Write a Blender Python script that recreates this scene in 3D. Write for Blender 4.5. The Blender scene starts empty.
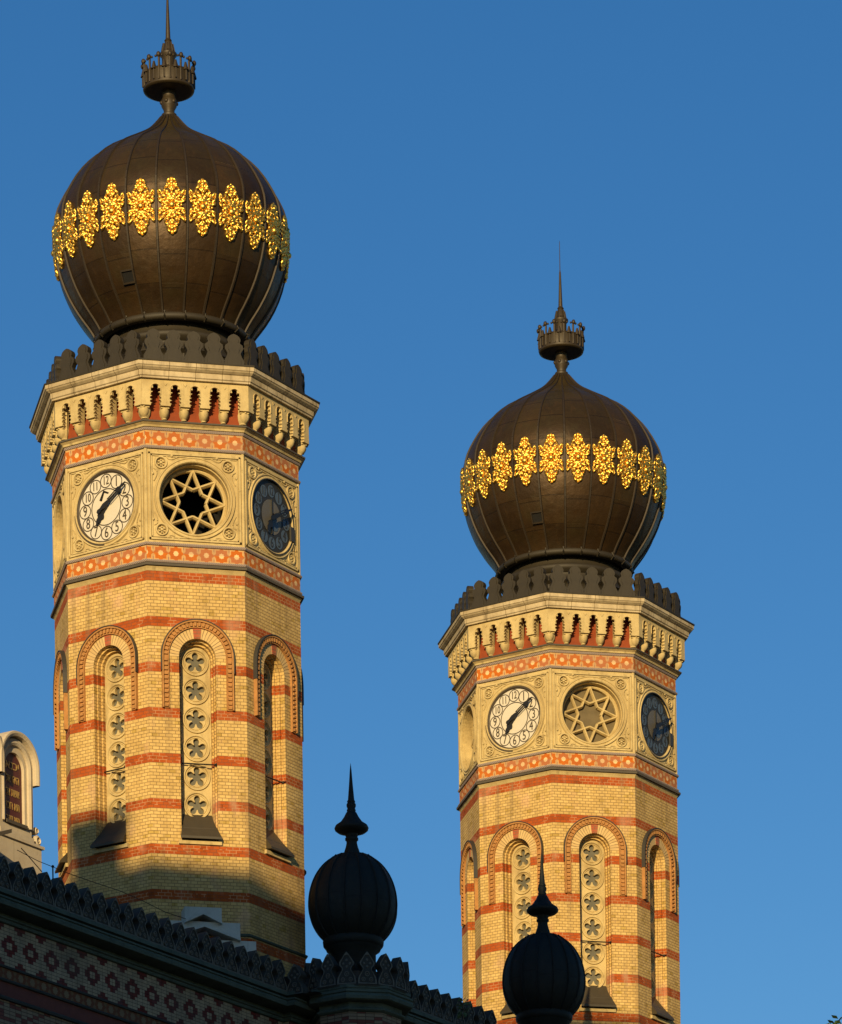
import bpy, bmesh, math, random
from math import sin, cos, pi, radians, sqrt, atan2, floor
from mathutils import Vector, Matrix
from mathutils.geometry import tessellate_polygon

random.seed(7)
scene = bpy.context.scene
col = scene.collection
G = 1.6                      # eye height: mesh heights are written above the eye, things stand at z = -G
TH = 0.2150                  # yaw of the octagonal towers
FA = radians(57.4)           # yaw of the facade line
C8 = cos(pi / 8)
SUN_EL = radians(11.0)
SUN_AZ = radians(-101.0)

# ------------------------------------------------------------------ materials
class Sh:
    """small wrapper for building node expressions"""
    def __init__(s, name):
        s.mat = bpy.data.materials.new(name); s.mat.use_nodes = True
        s.nt = s.mat.node_tree; s.N = s.nt.nodes; s.L = s.nt.links
        s.bsdf = s.N['Principled BSDF']
    def m(s, op, a, b=None, c=None):
        n = s.N.new('ShaderNodeMath'); n.operation = op
        for i, v in enumerate((a, b, c)):
            if v is None: continue
            if isinstance(v, (int, float)): n.inputs[i].default_value = v
            else: s.L.new(v, n.inputs[i])
        return n.outputs[0]
    def put(s, sock, v):
        if isinstance(v, (int, float)): sock.default_value = v
        elif isinstance(v, (tuple, list)): sock.default_value = (*v, 1.0) if len(v) == 3 else v
        else: s.L.new(v, sock)
    def mix(s, f, a, b, mode='MIX'):
        n = s.N.new('ShaderNodeMix'); n.data_type = 'RGBA'; n.blend_type = mode
        s.put(n.inputs[0], f); s.put(n.inputs[6], a); s.put(n.inputs[7], b)
        return n.outputs[2]
    def uv(s):
        n = s.N.new('ShaderNodeUVMap'); n.uv_map = 'UVMap'
        sp = s.N.new('ShaderNodeSeparateXYZ'); s.L.new(n.outputs[0], sp.inputs[0])
        return n.outputs[0], sp.outputs[0], sp.outputs[1]
    def pos(s):
        n = s.N.new('ShaderNodeTexCoord'); return n.outputs['Object']
    def noise(s, scale, detail=3, vec=None, rough=.6, stretch=None):
        n = s.N.new('ShaderNodeTexNoise'); n.inputs['Scale'].default_value = scale
        n.inputs['Detail'].default_value = detail; n.inputs['Roughness'].default_value = rough
        v = vec if vec is not None else s.pos()
        if stretch:
            mp = s.N.new('ShaderNodeMapping'); mp.inputs['Scale'].default_value = stretch
            s.L.new(v, mp.inputs[0]); v = mp.outputs[0]
        s.L.new(v, n.inputs['Vector'])
        return n.outputs[0]
    def ramp(s, f, lo, hi, a=0.0, b=1.0):
        n = s.N.new('ShaderNodeMapRange'); s.put(n.inputs[0], f)
        n.inputs[1].default_value = lo; n.inputs[2].default_value = hi
        n.inputs[3].default_value = a; n.inputs[4].default_value = b
        return n.outputs[0]
    def comb(s, x, y, z=0.0):
        n = s.N.new('ShaderNodeCombineXYZ')
        for i, v in enumerate((x, y, z)): s.put(n.inputs[i], v)
        return n.outputs[0]
    def bump(s, h, strength, dist):
        n = s.N.new('ShaderNodeBump'); n.inputs['Strength'].default_value = strength
        n.inputs['Distance'].default_value = dist; s.L.new(h, n.inputs['Height'])
        s.L.new(n.outputs[0], s.bsdf.inputs['Normal'])
    def brick(s, vec, c1, c2, mortar, w, h, ms=.006, smooth=.3, bias=0.0, offset=.5):
        n = s.N.new('ShaderNodeTexBrick'); n.offset = offset; s.L.new(vec, n.inputs['Vector'])
        s.put(n.inputs['Color1'], c1); s.put(n.inputs['Color2'], c2); s.put(n.inputs['Mortar'], mortar)
        n.inputs['Scale'].default_value = 1; n.inputs['Mortar Size'].default_value = ms
        n.inputs['Mortar Smooth'].default_value = smooth; n.inputs['Bias'].default_value = bias
        n.inputs['Brick Width'].default_value = w; n.inputs['Row Height'].default_value = h
        return n.outputs['Color'], n.outputs['Fac']
    def wn(s, vec):
        n = s.N.new('ShaderNodeTexWhiteNoise'); n.noise_dimensions = '3D'; s.L.new(vec, n.inputs[0])
        return n.outputs[0]
    def fin(s, color, rough=.8, metal=0.0, spec=None):
        s.put(s.bsdf.inputs['Base Color'], color); s.put(s.bsdf.inputs['Roughness'], rough)
        s.put(s.bsdf.inputs['Metallic'], metal)
        if spec is not None: s.bsdf.inputs['Specular IOR Level'].default_value = spec
        return s.mat

PER = .8765; CH = PER / 14; BAND0 = 30.417       # striped brick: period, course, top of one red band

def mat_striped_brick():
    s = Sh('striped_brick'); uv, u, v = s.uv()
    vs = s.m('SUBTRACT', v, BAND0)
    vec = s.comb(u, vs)
    n1 = s.noise(1.3, 4); n2 = s.noise(14, 2)
    cell = s.wn(s.comb(s.m('FLOOR', s.m('DIVIDE', u, .115)), s.m('FLOOR', s.m('DIVIDE', vs, CH)), 0))
    ya, yf = s.brick(vec, (.64, .44, .165), (.53, .35, .120), (.26, .165, .07), .128, CH, .006, .25)
    ra, rf = s.brick(vec, (.41, .085, .012), (.33, .064, .010), (.22, .075, .035), .128, CH, .005, .25)
    fr = s.m('FRACT', s.m('DIVIDE', s.m('ADD', vs, 200 * PER), PER))
    band = s.m('GREATER_THAN', fr, 1 - 3 / 14 )
    # irregular, lighter pointing on parts of the red bands
    patch = s.m('GREATER_THAN', s.noise(2.2, 2), .50)
    rl, _ = s.brick(vec, (.40, .085, .013), (.34, .066, .012), (.48, .23, .11), .128, CH, .007, .1)
    r = s.mix(patch, ra, rl)
    c = s.mix(band, ya, r)
    c = s.mix(s.ramp(cell, .90, .95), c, s.mix(1.0, c, (.78, .76, .55), 'MULTIPLY'))
    c = s.mix(s.ramp(s.wn(s.comb(s.m('FLOOR', s.m('DIVIDE', u, .128)), s.m('FLOOR', s.m('DIVIDE', vs, CH)), 3)), .0, 1.0, 0.0, .30), c, s.mix(1.0, c, (1.25, 1.28, 1.3), 'MULTIPLY'))
    c = s.mix(s.ramp(n1, .42, .68, 0, .38), c, s.mix(1.0, c, (.66, .6, .5), 'MULTIPLY'))
    c = s.mix(s.ramp(n2, .4, .75, 0, .18), c, s.mix(1.0, c, (.5, .45, .4), 'MULTIPLY'))
    pink = s.ramp(s.noise(1.6, 3, stretch=(1, 1, .7)), .58, .72, 0, .45)
    c = s.mix(pink, c, (.60, .36, .22))
    # soot runs washed down the wall, and a dirty zone of weathered bricks at mid height
    run = s.m('MULTIPLY', s.ramp(s.noise(1.0, 3, stretch=(5.5, 5.5, .35)), .50, .76, 0, .7), s.ramp(s.noise(.5, 2), .32, .6))
    c = s.mix(run, c, (.20, .135, .07))
    s.bump(s.m('ADD', s.m('SUBTRACT', 1.0, yf), s.m('MULTIPLY', n2, .5)), .6, .008)
    return s.fin(c, .85, spec=.2)

def mat_voussoir(name, a, b):
    s = Sh(name); uv, u, v = s.uv()
    c, f = s.brick(s.comb(u, v), a, b, (.16, .10, .05), .5, .066, .006, .25)
    c = s.mix(s.ramp(s.noise(9, 3), .4, .8, 0, .35), c, (.32, .22, .1))
    s.bump(s.m('SUBTRACT', 1.0, f), .5, .006)
    return s.fin(c, .82)

def mat_stone(name, base, dirt, amount=.55, joints=None):
    s = Sh(name)
    c = s.mix(s.ramp(s.noise(2.2, 5), .38, .72, 0, amount), base, dirt)
    c = s.mix(s.ramp(s.noise(30, 2), .4, .8, 0, .25), c, tuple(x * .6 for x in base))
    run = s.ramp(s.noise(1.2, 4, stretch=(5, 5, .5)), .55, .75, 0, amount * .8)
    c = s.mix(run, c, tuple(x * .5 for x in dirt))
    if joints:
        uv, u, v = s.uv()
        w, h = joints
        jl, f = s.brick(s.comb(u, v), (1, 1, 1), (.82, .80, .77), (.3, .26, .2), w, h, .006, .2, offset=0)
        c = s.mix(1.0, c, jl, 'MULTIPLY')
    blot = s.ramp(s.noise(4.5, 6, rough=.75), .56, .72, 0, amount * .75)
    c = s.mix(blot, c, tuple(x * .55 for x in dirt))
    s.bump(s.noise(25, 4), .35, .01)
    return s.fin(c, .85, spec=.25)

def mat_frieze(name, period, vc, small=.135, dark=1.0):
    s = Sh(name); uv, u, v = s.uv()
    fu = s.m('ABSOLUTE', s.m('SUBTRACT', s.m('FRACT', s.m('ADD', s.m('DIVIDE', u, period), .5)), .5))
    fv = s.m('ABSOLUTE', s.m('DIVIDE', s.m('SUBTRACT', v, vc), period))
    sq = s.m('MAXIMUM', fu, fv)
    di = s.m('MULTIPLY', s.m('ADD', fu, fv), .7071)
    star = s.m('MINIMUM', sq, di)
    big = s.m('LESS_THAN', star, .368)
    sm = s.m('LESS_THAN', star, small)
    fu2 = s.m('SUBTRACT', .5, fu)
    cross = s.m('LESS_THAN', s.m('MAXIMUM', s.m('MULTIPLY', fu2, 2.6), s.m('ABSOLUTE', s.m('SUBTRACT', fv, .33))), .085)
    tile = s.wn(s.comb(s.m('FLOOR', s.m('ADD', s.m('DIVIDE', u, period), .5)), s.m('FLOOR', s.m('DIVIDE', v, 1.5)), 2))
    n = s.noise(18, 3)
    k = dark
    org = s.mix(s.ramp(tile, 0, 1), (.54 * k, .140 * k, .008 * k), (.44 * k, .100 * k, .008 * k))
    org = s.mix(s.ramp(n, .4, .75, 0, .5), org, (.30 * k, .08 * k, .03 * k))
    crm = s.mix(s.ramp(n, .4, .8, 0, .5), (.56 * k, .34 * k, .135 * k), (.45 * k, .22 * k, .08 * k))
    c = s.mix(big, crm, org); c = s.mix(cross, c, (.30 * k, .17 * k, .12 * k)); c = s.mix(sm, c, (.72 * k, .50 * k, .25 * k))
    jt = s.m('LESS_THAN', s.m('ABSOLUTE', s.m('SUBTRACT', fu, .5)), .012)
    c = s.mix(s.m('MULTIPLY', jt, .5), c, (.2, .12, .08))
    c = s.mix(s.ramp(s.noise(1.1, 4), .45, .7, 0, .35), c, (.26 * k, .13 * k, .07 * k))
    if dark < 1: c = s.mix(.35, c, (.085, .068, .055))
    else: c = s.mix(s.ramp(tile, .55, 1.0, 0, .42), c, (.34, .20, .12))
    s.bump(s.m('MULTIPLY', big, 1.0), .3, .006)
    return s.fin(c, .8, spec=.2)

def mat_rope():
    s = Sh('twisted_rope_stone'); uv, u, v = s.uv()
    w = s.m('FRACT', s.m('DIVIDE', s.m('ADD', u, s.m('MULTIPLY', v, .9)), .042))
    t = s.m('ABSOLUTE', s.m('SUBTRACT', w, .5))
    c = s.mix(s.ramp(t, .0, .5), (.20, .155, .13), (.36, .28, .24))
    s.bump(t, .8, .02)
    return s.fin(c, .85)

def mat_diamond():
    """cream brick with red brick diamonds (each pixel of the pattern is one brick)"""
    s = Sh('diamond_pattern_brick'); uv, u, v = s.uv()
    vs = s.m('SUBTRACT', v, 21.60)
    a = s.m('FLOOR', s.m('DIVIDE', s.m('ADD', u, .31), .0775)); b = s.m('FLOOR', s.m('DIVIDE', vs, .0625))
    fa = s.m('SUBTRACT', s.m('FLOORED_MODULO', a, 8.0), 3.5); da = s.m('ABSOLUTE', fa)
    fb = s.m('SUBTRACT', s.m('FLOORED_MODULO', s.m('ADD', a, 4.0), 8.0), 3.5); da2 = s.m('ABSOLUTE', fb)
    db = s.m('ABSOLUTE', s.m('ADD', b, .5))
    q = s.m('ADD', s.m('MULTIPLY', da, 1.0), db)
    ring = s.m('MULTIPLY', s.m('GREATER_THAN', q, 1.6), s.m('LESS_THAN', q, 3.4))
    q2 = s.m('ADD', da2, s.m('SUBTRACT', 6.0, db))
    tri = s.m('LESS_THAN', q2, 2.4)
    on = s.m('MAXIMUM', ring, tri)
    cell = s.wn(s.comb(a, b, 0)); var = s.wn(s.comb(s.m('FLOOR', s.m('DIVIDE', u, .31)), 0, 1))
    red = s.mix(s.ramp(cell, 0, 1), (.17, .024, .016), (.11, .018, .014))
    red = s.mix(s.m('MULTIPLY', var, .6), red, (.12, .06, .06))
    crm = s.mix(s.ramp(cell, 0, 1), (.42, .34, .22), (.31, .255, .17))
    c = s.mix(on, crm, red)
    bl, f = s.brick(s.comb(u, vs), (1, 1, 1), (.85, .85, .85), (.35, .33, .3), .155, .0625, .006, .2, offset=0)
    c = s.mix(1.0, c, bl, 'MULTIPLY')
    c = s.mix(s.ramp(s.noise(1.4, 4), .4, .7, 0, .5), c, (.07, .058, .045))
    s.bump(s.m('SUBTRACT', 1.0, f), .5, .008)
    return s.fin(c, .85, spec=.2)

def mat_patch_brick():
    s = Sh('mottled_brick'); uv, u, v = s.uv()
    a = s.m('FLOOR', s.m('DIVIDE', u, .17)); b = s.m('FLOOR', s.m('DIVIDE', v, .0625))
    on = s.m('GREATER_THAN', s.wn(s.comb(a, b, 0)), .66)
    bl, f = s.brick(s.comb(u, v), (1, 1, 1), (.8, .8, .8), (.3, .28, .25), .17, .0625, .007, .2, offset=0)
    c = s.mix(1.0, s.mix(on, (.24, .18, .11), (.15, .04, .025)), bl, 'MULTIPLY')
    s.bump(s.m('SUBTRACT', 1.0, f), .5, .008)
    return s.fin(c, .85)

def mat_copper(name, a, b, metal, rough, panels=24, course=.62):
    s = Sh(name); uv, u, v = s.uv()
    pc = s.wn(s.comb(s.m('FLOOR', s.m('MULTIPLY', u, panels)), s.m('FLOOR', s.m('DIVIDE', v, course)), 0))
    fr = s.m('FRACT', s.m('DIVIDE', s.m('ADD', v, s.m('MULTIPLY', s.m('FLOORED_MODULO', s.m('FLOOR', s.m('MULTIPLY', u, panels)), 2.0), .1)), course))
    seam = s.m('LESS_THAN', fr, .035)
    c = s.mix(s.ramp(pc, 0, 1), a, b)
    n = s.noise(2.0, 5); c = s.mix(s.ramp(n, .4, .7, 0, .55), c, tuple(x * .6 for x in b))
    green = s.ramp(s.noise(1.1, 4), .50, .72, 0, .45)
    c = s.mix(green, c, (a[0] * .75, a[1] * 1.15, a[2] * 1.2))
    sp = s.N.new('ShaderNodeSeparateXYZ'); s.L.new(s.pos(), sp.inputs[0])
    rain = s.ramp(s.m('ADD', sp.outputs[2], s.m('MULTIPLY', s.noise(1.5, 4), 1.6)), 38.7, 40.2, 0, .6)
    c = s.mix(rain, c, (a[0] * .95, a[1] * 1.35, a[2] * 1.5))
    streak = s.ramp(s.noise(1.0, 4, stretch=(7, 7, .5)), .55, .75, 0, .35)
    c = s.mix(streak, c, (a[0] * 1.4, a[1] * 1.35, a[2] * 1.3))
    c = s.mix(s.m('MULTIPLY', seam, .5), c, tuple(x * .35 for x in b))
    h = s.m('ADD', s.m('MULTIPLY', s.noise(5, 3), .6), s.m('SUBTRACT', 1.0, seam))
    h = s.m('ADD', h, s.m('MULTIPLY', pc, .5))
    s.bump(h, .7, .03)
    s.bsdf.inputs['Specular IOR Level'].default_value = .35
    r = s.m('ADD', rough, s.m('MULTIPLY', s.m('SUBTRACT', s.noise(6, 3), .5), .25))
    return s.fin(c, r, metal)

def mat_plain(name, c, rough=.6, metal=0.0, dirt=.35, scale=6, bump=.2, spec=None):
    s = Sh(name)
    cc = s.mix(s.ramp(s.noise(scale, 4), .38, .75, 0, dirt), c, tuple(x * .45 for x in c))
    if bump: s.bump(s.noise(scale * 4, 3), bump, .01)
    return s.fin(cc, rough, metal, spec)

def mat_leaf():
    s = Sh('tree_leaves'); c = s.mix(s.ramp(s.noise(1.5, 3), .35, .7), (.035, .075, .018), (.075, .12, .03))
    return s.fin(c, .6)

M = dict(
    brick=mat_striped_brick(),
    vous=mat_voussoir('yellow_arch_brick', (.62, .43, .18), (.52, .34, .13)),
    key=mat_voussoir('red_key_brick', (.42, .09, .03), (.34, .07, .025)),
    terra=mat_plain('orange_terracotta', (.43, .21, .07), .85, 0, .6, 8, spec=.2),
    niche=mat_plain('red_niche_wall', (.25, .045, .007), .85, 0, .5, 5),
    stone=mat_stone('cream_stone', (.57, .44, .205), (.32, .225, .095), .78),
    corst=mat_stone('cornice_stone', (.60, .49, .31), (.30, .225, .12), .85, (.52, .5)),
    grey=mat_stone('pale_green_grey_stone', (.50, .52, .46), (.3, .32, .28), .5),
    frz=mat_frieze('star_tile_frieze', .297, 0.0),
    rope=mat_rope(),
    darkst=mat_plain('weathered_dark_moulding', (.085, .07, .05), .8, 0, .4, 5),
    dome=mat_copper('brown_dome_copper', (.060, .032, .010), (.028, .015, .005), .38, .48),
    rib=mat_plain('dark_rib_copper', (.030, .019, .008), .6, .2, .5, 4),
    bronze=mat_plain('bronze_crest_metal', (.028, .021, .010), .65, .1, .5, 3),
    finial=mat_plain('bronze_finial_metal', (.040, .027, .011), .55, .2, .5, 7),
    gold=mat_plain('gilded_metal', (.92, .58, .11), .42, 1.0, .45, 7, .08),
    flash=mat_plain('lead_flashing', (.045, .042, .036), .55, .2, .4, 5),
    sill=mat_plain('dark_sill_metal', (.058, .046, .026), .6, .1, .35, 4),
    glass=mat_plain('dusty_window_glass', (.135, .125, .09), .6, 0, .6, 6, 0, .2),
    dialw=mat_plain('white_clock_glass', (.62, .55, .43), .45, 0, .12, 3, 0),
    diald=mat_plain('dark_clock_frame', (.020, .020, .018), .6, 0, .3, 3, 0),
    dialb=mat_plain('shaded_blue_clock_glass', (.065, .095, .135), .55, 0, .35, 4, 0),
    dialg=mat_plain('shaded_grey_clock_glass', (.12, .11, .09), .55, 0, .3, 4, 0),
    black=mat_plain('black_iron', (.012, .011, .010), .5, .2, .3, 8, 0),
    line=mat_plain('dark_dial_line', (.05, .035, .02), .6, 0, .1, 8, 0),
    tanpane=mat_plain('dusty_tan_pane', (.15, .115, .06), .7, 0, .6, 4, 0, .2),
    void=mat_plain('dark_interior', (.004, .0035, .003), .95, 0, .2, 3, 0),
    turret=mat_copper('black_green_turret_copper', (.009, .014, .012), (.006, .009, .008), .0, .7, 16, .9),
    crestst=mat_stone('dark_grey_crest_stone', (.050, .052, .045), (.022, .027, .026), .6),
    crestrim=mat_stone('pale_crest_rim_stone', (.135, .13, .105), (.07, .075, .06), .6),
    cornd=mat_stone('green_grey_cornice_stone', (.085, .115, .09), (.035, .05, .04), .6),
    diamond=mat_diamond(),
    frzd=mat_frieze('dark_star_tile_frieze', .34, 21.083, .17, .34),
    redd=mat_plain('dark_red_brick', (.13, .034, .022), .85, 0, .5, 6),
    mott=mat_patch_brick(),
    tabst=mat_stone('pale_render', (.56, .475, .35), (.40, .32, .22), .5),
    maroon=mat_plain('maroon_tablet', (.085, .016, .013), .5, 0, .3, 3),
    tgold=mat_plain('gold_letters', (.55, .36, .12), .45, .5, .2, 10, 0),
    roofm=mat_plain('dark_roof_sheet', (.05, .055, .055), .6, .2, .4, 1),
    leaf=mat_leaf(),
    bark=mat_plain('tree_bark', (.09, .065, .045), .9, 0, .5, 6),
    asphalt=mat_plain('asphalt', (.05, .05, .052), .9, 0, .3, 1),
    pave=mat_plain('pavement', (.22, .21, .2), .9, 0, .3, 1),
    ground=mat_plain('ground_soil', (.055, .05, .045), .95, 0, .3, .2),
    houser=mat_plain('rendered_wall', (.40, .36, .30), .85, 0, .3, .6),
    housew=mat_plain('house_window_glass', (.03, .035, .04), .15, 0, .2, 2, 0),
)
# the tower frieze is centred on two heights: keep v relative
# ------------------------------------------------------------------ mesh helpers
class MB:
    def __init__(s): s.v = []; s.f = []; s.uv = []; s.mi = []; s.sm = []
    def face(s, pts, uvs=None, mi=0, sm=False):
        i = len(s.v); s.v += [tuple(p) for p in pts]; s.f.append(tuple(range(i, i + len(pts))))
        if uvs is None:
            a = Vector(pts[1]) - Vector(pts[0]); b = Vector(pts[2]) - Vector(pts[0]); n = a.cross(b)
            if abs(n.z) > max(abs(n.x), abs(n.y)) * 1.5: uvs = [(p[0], p[1]) for p in pts]
            elif abs(n.x) > abs(n.y): uvs = [(p[1], p[2]) for p in pts]
            else: uvs = [(p[0], p[2]) for p in pts]
        s.uv.append(list(uvs)); s.mi.append(mi); s.sm.append(sm)
    def box(s, x0, x1, y0, y1, z0, z1, mi=0):
        p = [(x, y, z) for z in (z0, z1) for y in (y0, y1) for x in (x0, x1)]
        for q in ((0, 1, 5, 4), (2, 6, 7, 3), (0, 4, 6, 2), (1, 3, 7, 5), (4, 5, 7, 6), (0, 2, 3, 1)):
            s.face([p[i] for i in q], mi=mi)
    def hull8(s, a, b, mi=0):
        """a, b: two quads (4 points each) joined"""
        s.face(a, mi=mi); s.face(b[::-1], mi=mi)
        for i in range(4):
            j = (i + 1) % 4; s.face([a[i], b[i], b[j], a[j]], mi=mi)
    def plate(s, outer, holes, y0, y1, mi=0, back=True, mis=None):
        """outline in (x,z), front at y0, back at y1"""
        mis = mi if mis is None else mis
        loops = [outer] + holes
        tri = tessellate_polygon([[Vector((x, z, 0)) for x, z in l] for l in loops])
        flat = [p for l in loops for p in l]
        for t in tri:
            s.face([(flat[i][0], y0, flat[i][1]) for i in t], mi=mi)
            if back: s.face([(flat[i][0], y1, flat[i][1]) for i in t], mi=mi)
        for l in loops:
            u = 0
            for i in range(len(l)):
                a = l[i]; b = l[(i + 1) % len(l)]
                d = math.hypot(b[0] - a[0], b[1] - a[1])
                s.face([(a[0], y0, a[1]), (b[0], y0, b[1]), (b[0], y1, b[1]), (a[0], y1, a[1])],
                       [(y0, a[1]), (y0, b[1]), (y1, b[1]), (y1, a[1])], mi=mis)
    def arch(s, prof, zs, zb, n=20, mi=0, cx=0, close=False, arcuv=False):
        """sweep a profile [(radius, y)] along jamb - arch - jamb"""
        def path(r):
            P = [(-r, zb, -1), (-r, zs, 0)]
            for i in range(1, n): P.append((-r * cos(pi * i / n), zs + r * sin(pi * i / n), i))
            return P + [(r, zs, n), (r, zb, n + 1)]
        pr = prof + [prof[0]] if close else prof
        w = 0
        for (r0, y0), (r1, y1) in zip(pr, pr[1:]):
            A = path(r0); B = path(r1); dw = math.hypot(r1 - r0, y1 - y0)
            for i in range(len(A) - 1):
                p = [(cx + A[i][0], y0, A[i][1]), (cx + A[i + 1][0], y0, A[i + 1][1]), (cx + B[i + 1][0], y1, B[i + 1][1]), (cx + B[i][0], y1, B[i][1])]
                if arcuv and 0 < i < len(A) - 2:
                    l0 = (i - 1) * pi * .49 / n; l1 = i * pi * .49 / n
                    uv = [(w, l0), (w, l1), (w + dw, l1), (w + dw, l0)]
                else: uv = [(w, A[i][1]), (w, A[i + 1][1]), (w + dw, B[i + 1][1]), (w + dw, B[i][1])]
                s.face(p, uv, mi=mi)
            w += dw
        if close:
            for k in (0, -1):
                s.face([(cx + path(r)[k][0], y, zb) for r, y in prof], mi=mi)
    def ring(s, prof, cx, cz, n=32, mi=0, close=False, sm=False):
        """sweep a profile [(radius, y)] round a circle in the x-z plane"""
        pr = prof + [prof[0]] if close else prof
        for (r0, y0), (r1, y1) in zip(pr, pr[1:]):
            for i in range(n):
                a = 2 * pi * i / n; b = 2 * pi * (i + 1) / n
                s.face([(cx + r0 * sin(a), y0, cz + r0 * cos(a)), (cx + r0 * sin(b), y0, cz + r0 * cos(b)),
                        (cx + r1 * sin(b), y1, cz + r1 * cos(b)), (cx + r1 * sin(a), y1, cz + r1 * cos(a))], mi=mi, sm=sm)
    def disc(s, r, y, cx, cz, n=32, mi=0):
        s.face([(cx + r * sin(2 * pi * i / n), y, cz + r * cos(2 * pi * i / n)) for i in range(n)], mi=mi)
    def lathe(s, prof, n=48, cx=0, cy=0, mi=0, sm=True, a0=0.0):
        L = 0; acc = [0]
        for (r0, z0), (r1, z1) in zip(prof, prof[1:]): L += math.hypot(r1 - r0, z1 - z0); acc.append(L)
        for j, ((r0, z0), (r1, z1)) in enumerate(zip(prof, prof[1:])):
            for i in range(n):
                a = a0 + 2 * pi * i / n; b = a0 + 2 * pi * (i + 1) / n
                p = []; q = []
                for (r, z, t, w) in ((r0, z0, a, i), (r0, z0, b, i + 1), (r1, z1, b, i + 1), (r1, z1, a, i)):
                    p.append((cx + r * cos(t), cy + r * sin(t), z)); q.append((w / n, acc[j] if z == z0 and r == r0 else acc[j + 1]))
                if r0 < 1e-6: p = p[1:]; q = q[1:]
                elif r1 < 1e-6: p = p[:3]; q = q[:3]
                s.face(p, q, mi=mi, sm=sm)
    def octo(s, prof, mi=0, faces=range(8), n=8, a0=-pi / 2 - pi / 8, cx=0, cy=0):
        """octagonal profile sweep, prof = [(circumradius, z)]"""
        for (r0, z0), (r1, z1) in zip(prof, prof[1:]):
            for k in faces:
                a = a0 + 2 * pi * k / n; b = a + 2 * pi / n
                h0 = r0 * sin(pi / n); h1 = r1 * sin(pi / n)
                dv = abs(r1 - r0) * .9 if abs(z1 - z0) < 1e-4 else 0
                s.face([(cx + r0 * cos(a), cy + r0 * sin(a), z0), (cx + r0 * cos(b), cy + r0 * sin(b), z0), (cx + r1 * cos(b), cy + r1 * sin(b), z1), (cx + r1 * cos(a), cy + r1 * sin(a), z1)],
                       [(-h0, z0), (h0, z0), (h1, z1 + dv), (-h1, z1 + dv)], mi=mi)
    def tube(s, P, r, n=6, mi=0, closed=False, sm=True):
        P = [Vector(p) for p in P]; R = r if isinstance(r, (list, tuple)) else [r] * len(P)
        rings = []
        up = None
        for i, p in enumerate(P):
            a = P[(i - 1) % len(P)] if (i > 0 or closed) else p; b = P[(i + 1) % len(P)] if (i < len(P) - 1 or closed) else p
            t = (b - a).normalized()
            if up is None: up = Vector((0, 0, 1)) if abs(t.z) < .9 else Vector((1, 0, 0))
            x = t.cross(up).normalized(); y = x.cross(t)
            rings.append([p + R[i] * (x * cos(2 * pi * k / n) + y * sin(2 * pi * k / n)) for k in range(n)])
        m = len(P)
        for i in range(m if closed else m - 1):
            A = rings[i]; B = rings[(i + 1) % m]
            for k in range(n): s.face([A[k], A[(k + 1) % n], B[(k + 1) % n], B[k]], mi=mi, sm=sm)
        if not closed:
            s.face(rings[0][::-1], mi=mi); s.face(rings[-1], mi=mi)
    def sphere(s, c, r, n=10, m=6, mi=0, sz=1.0):
        prof = [(r * sin(pi * j / m), c[2] - sz * r * cos(pi * j / m)) for j in range(m + 1)]
        prof[0] = (0, prof[0][1]); prof[-1] = (0, prof[-1][1])
        s.lathe(prof, n, c[0], c[1], mi)
    def build(s, name, mats, parent=None, weld=True, loc=None, rot=None):
        me = bpy.data.meshes.new(name); me.from_pydata(s.v, [], s.f)
        uvl = me.uv_layers.new(name='UVMap')
        flat = [c for f in s.uv for q in f for c in q]
        uvl.data.foreach_set('uv', flat)
        me.polygons.foreach_set('material_index', s.mi)
        me.polygons.foreach_set('use_smooth', s.sm)
        for m in (mats if isinstance(mats, (list, tuple)) else [mats]): me.materials.append(m)
        if weld:
            bm = bmesh.new(); bm.from_mesh(me); bmesh.ops.remove_doubles(bm, verts=bm.verts, dist=1e-5)
            bmesh.ops.recalc_face_normals(bm, faces=bm.faces); bm.to_mesh(me); bm.free()
        if any(s.sm):
            me.set_sharp_from_angle(angle=radians(58))
        o = bpy.data.objects.new(name, me); col.objects.link(o)
        if parent: o.parent = parent
        if loc: o.location = loc
        if rot: o.rotation_euler = (0, 0, rot)
        return o

def empty(name, loc, rz, label, cat, group=None):
    o = bpy.data.objects.new(name, None); col.objects.link(o); o.location = loc; o.rotation_euler = (0, 0, rz)
    o.empty_display_size = .5; tag(o, label, cat, group); return o
def tag(o, label=None, cat=None, group=None, kind=None):
    if label: o['label'] = label
    if cat: o['category'] = cat
    if group: o['group'] = group
    if kind: o['kind'] = kind
    return o
def kids(o): return [c for c in bpy.data.objects if c.parent == o]
def dup(o, parent=None, **kw):
    c = o.copy(); col.objects.link(c); c.parent = parent
    for ch in kids(o): dup(ch, c)
    return c
def circ(r, cx, cz, n=32, a0=0): return [(cx + r * sin(a0 + 2 * pi * i / n), cz + r * cos(a0 + 2 * pi * i / n)) for i in range(n)]
def archpts(r, zs, zb, n=20): return [(-r, zb), (-r, zs)] + [(-r * cos(pi * i / n), zs + r * sin(pi * i / n)) for i in range(1, n)] + [(r, zs), (r, zb)]
def textmesh(txt, size, extrude=.004):
    cu = bpy.data.curves.new('t', 'FONT'); cu.body = txt; cu.size = size; cu.align_x = 'CENTER'; cu.align_y = 'CENTER'; cu.extrude = extrude; cu.resolution_u = 3
    o = bpy.data.objects.new('t', cu); col.objects.link(o)
    dg = bpy.context.evaluated_depsgraph_get(); me = bpy.data.meshes.new_from_object(o.evaluated_get(dg))
    bpy.data.objects.remove(o); bpy.data.curves.remove(cu)
    return me

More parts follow.
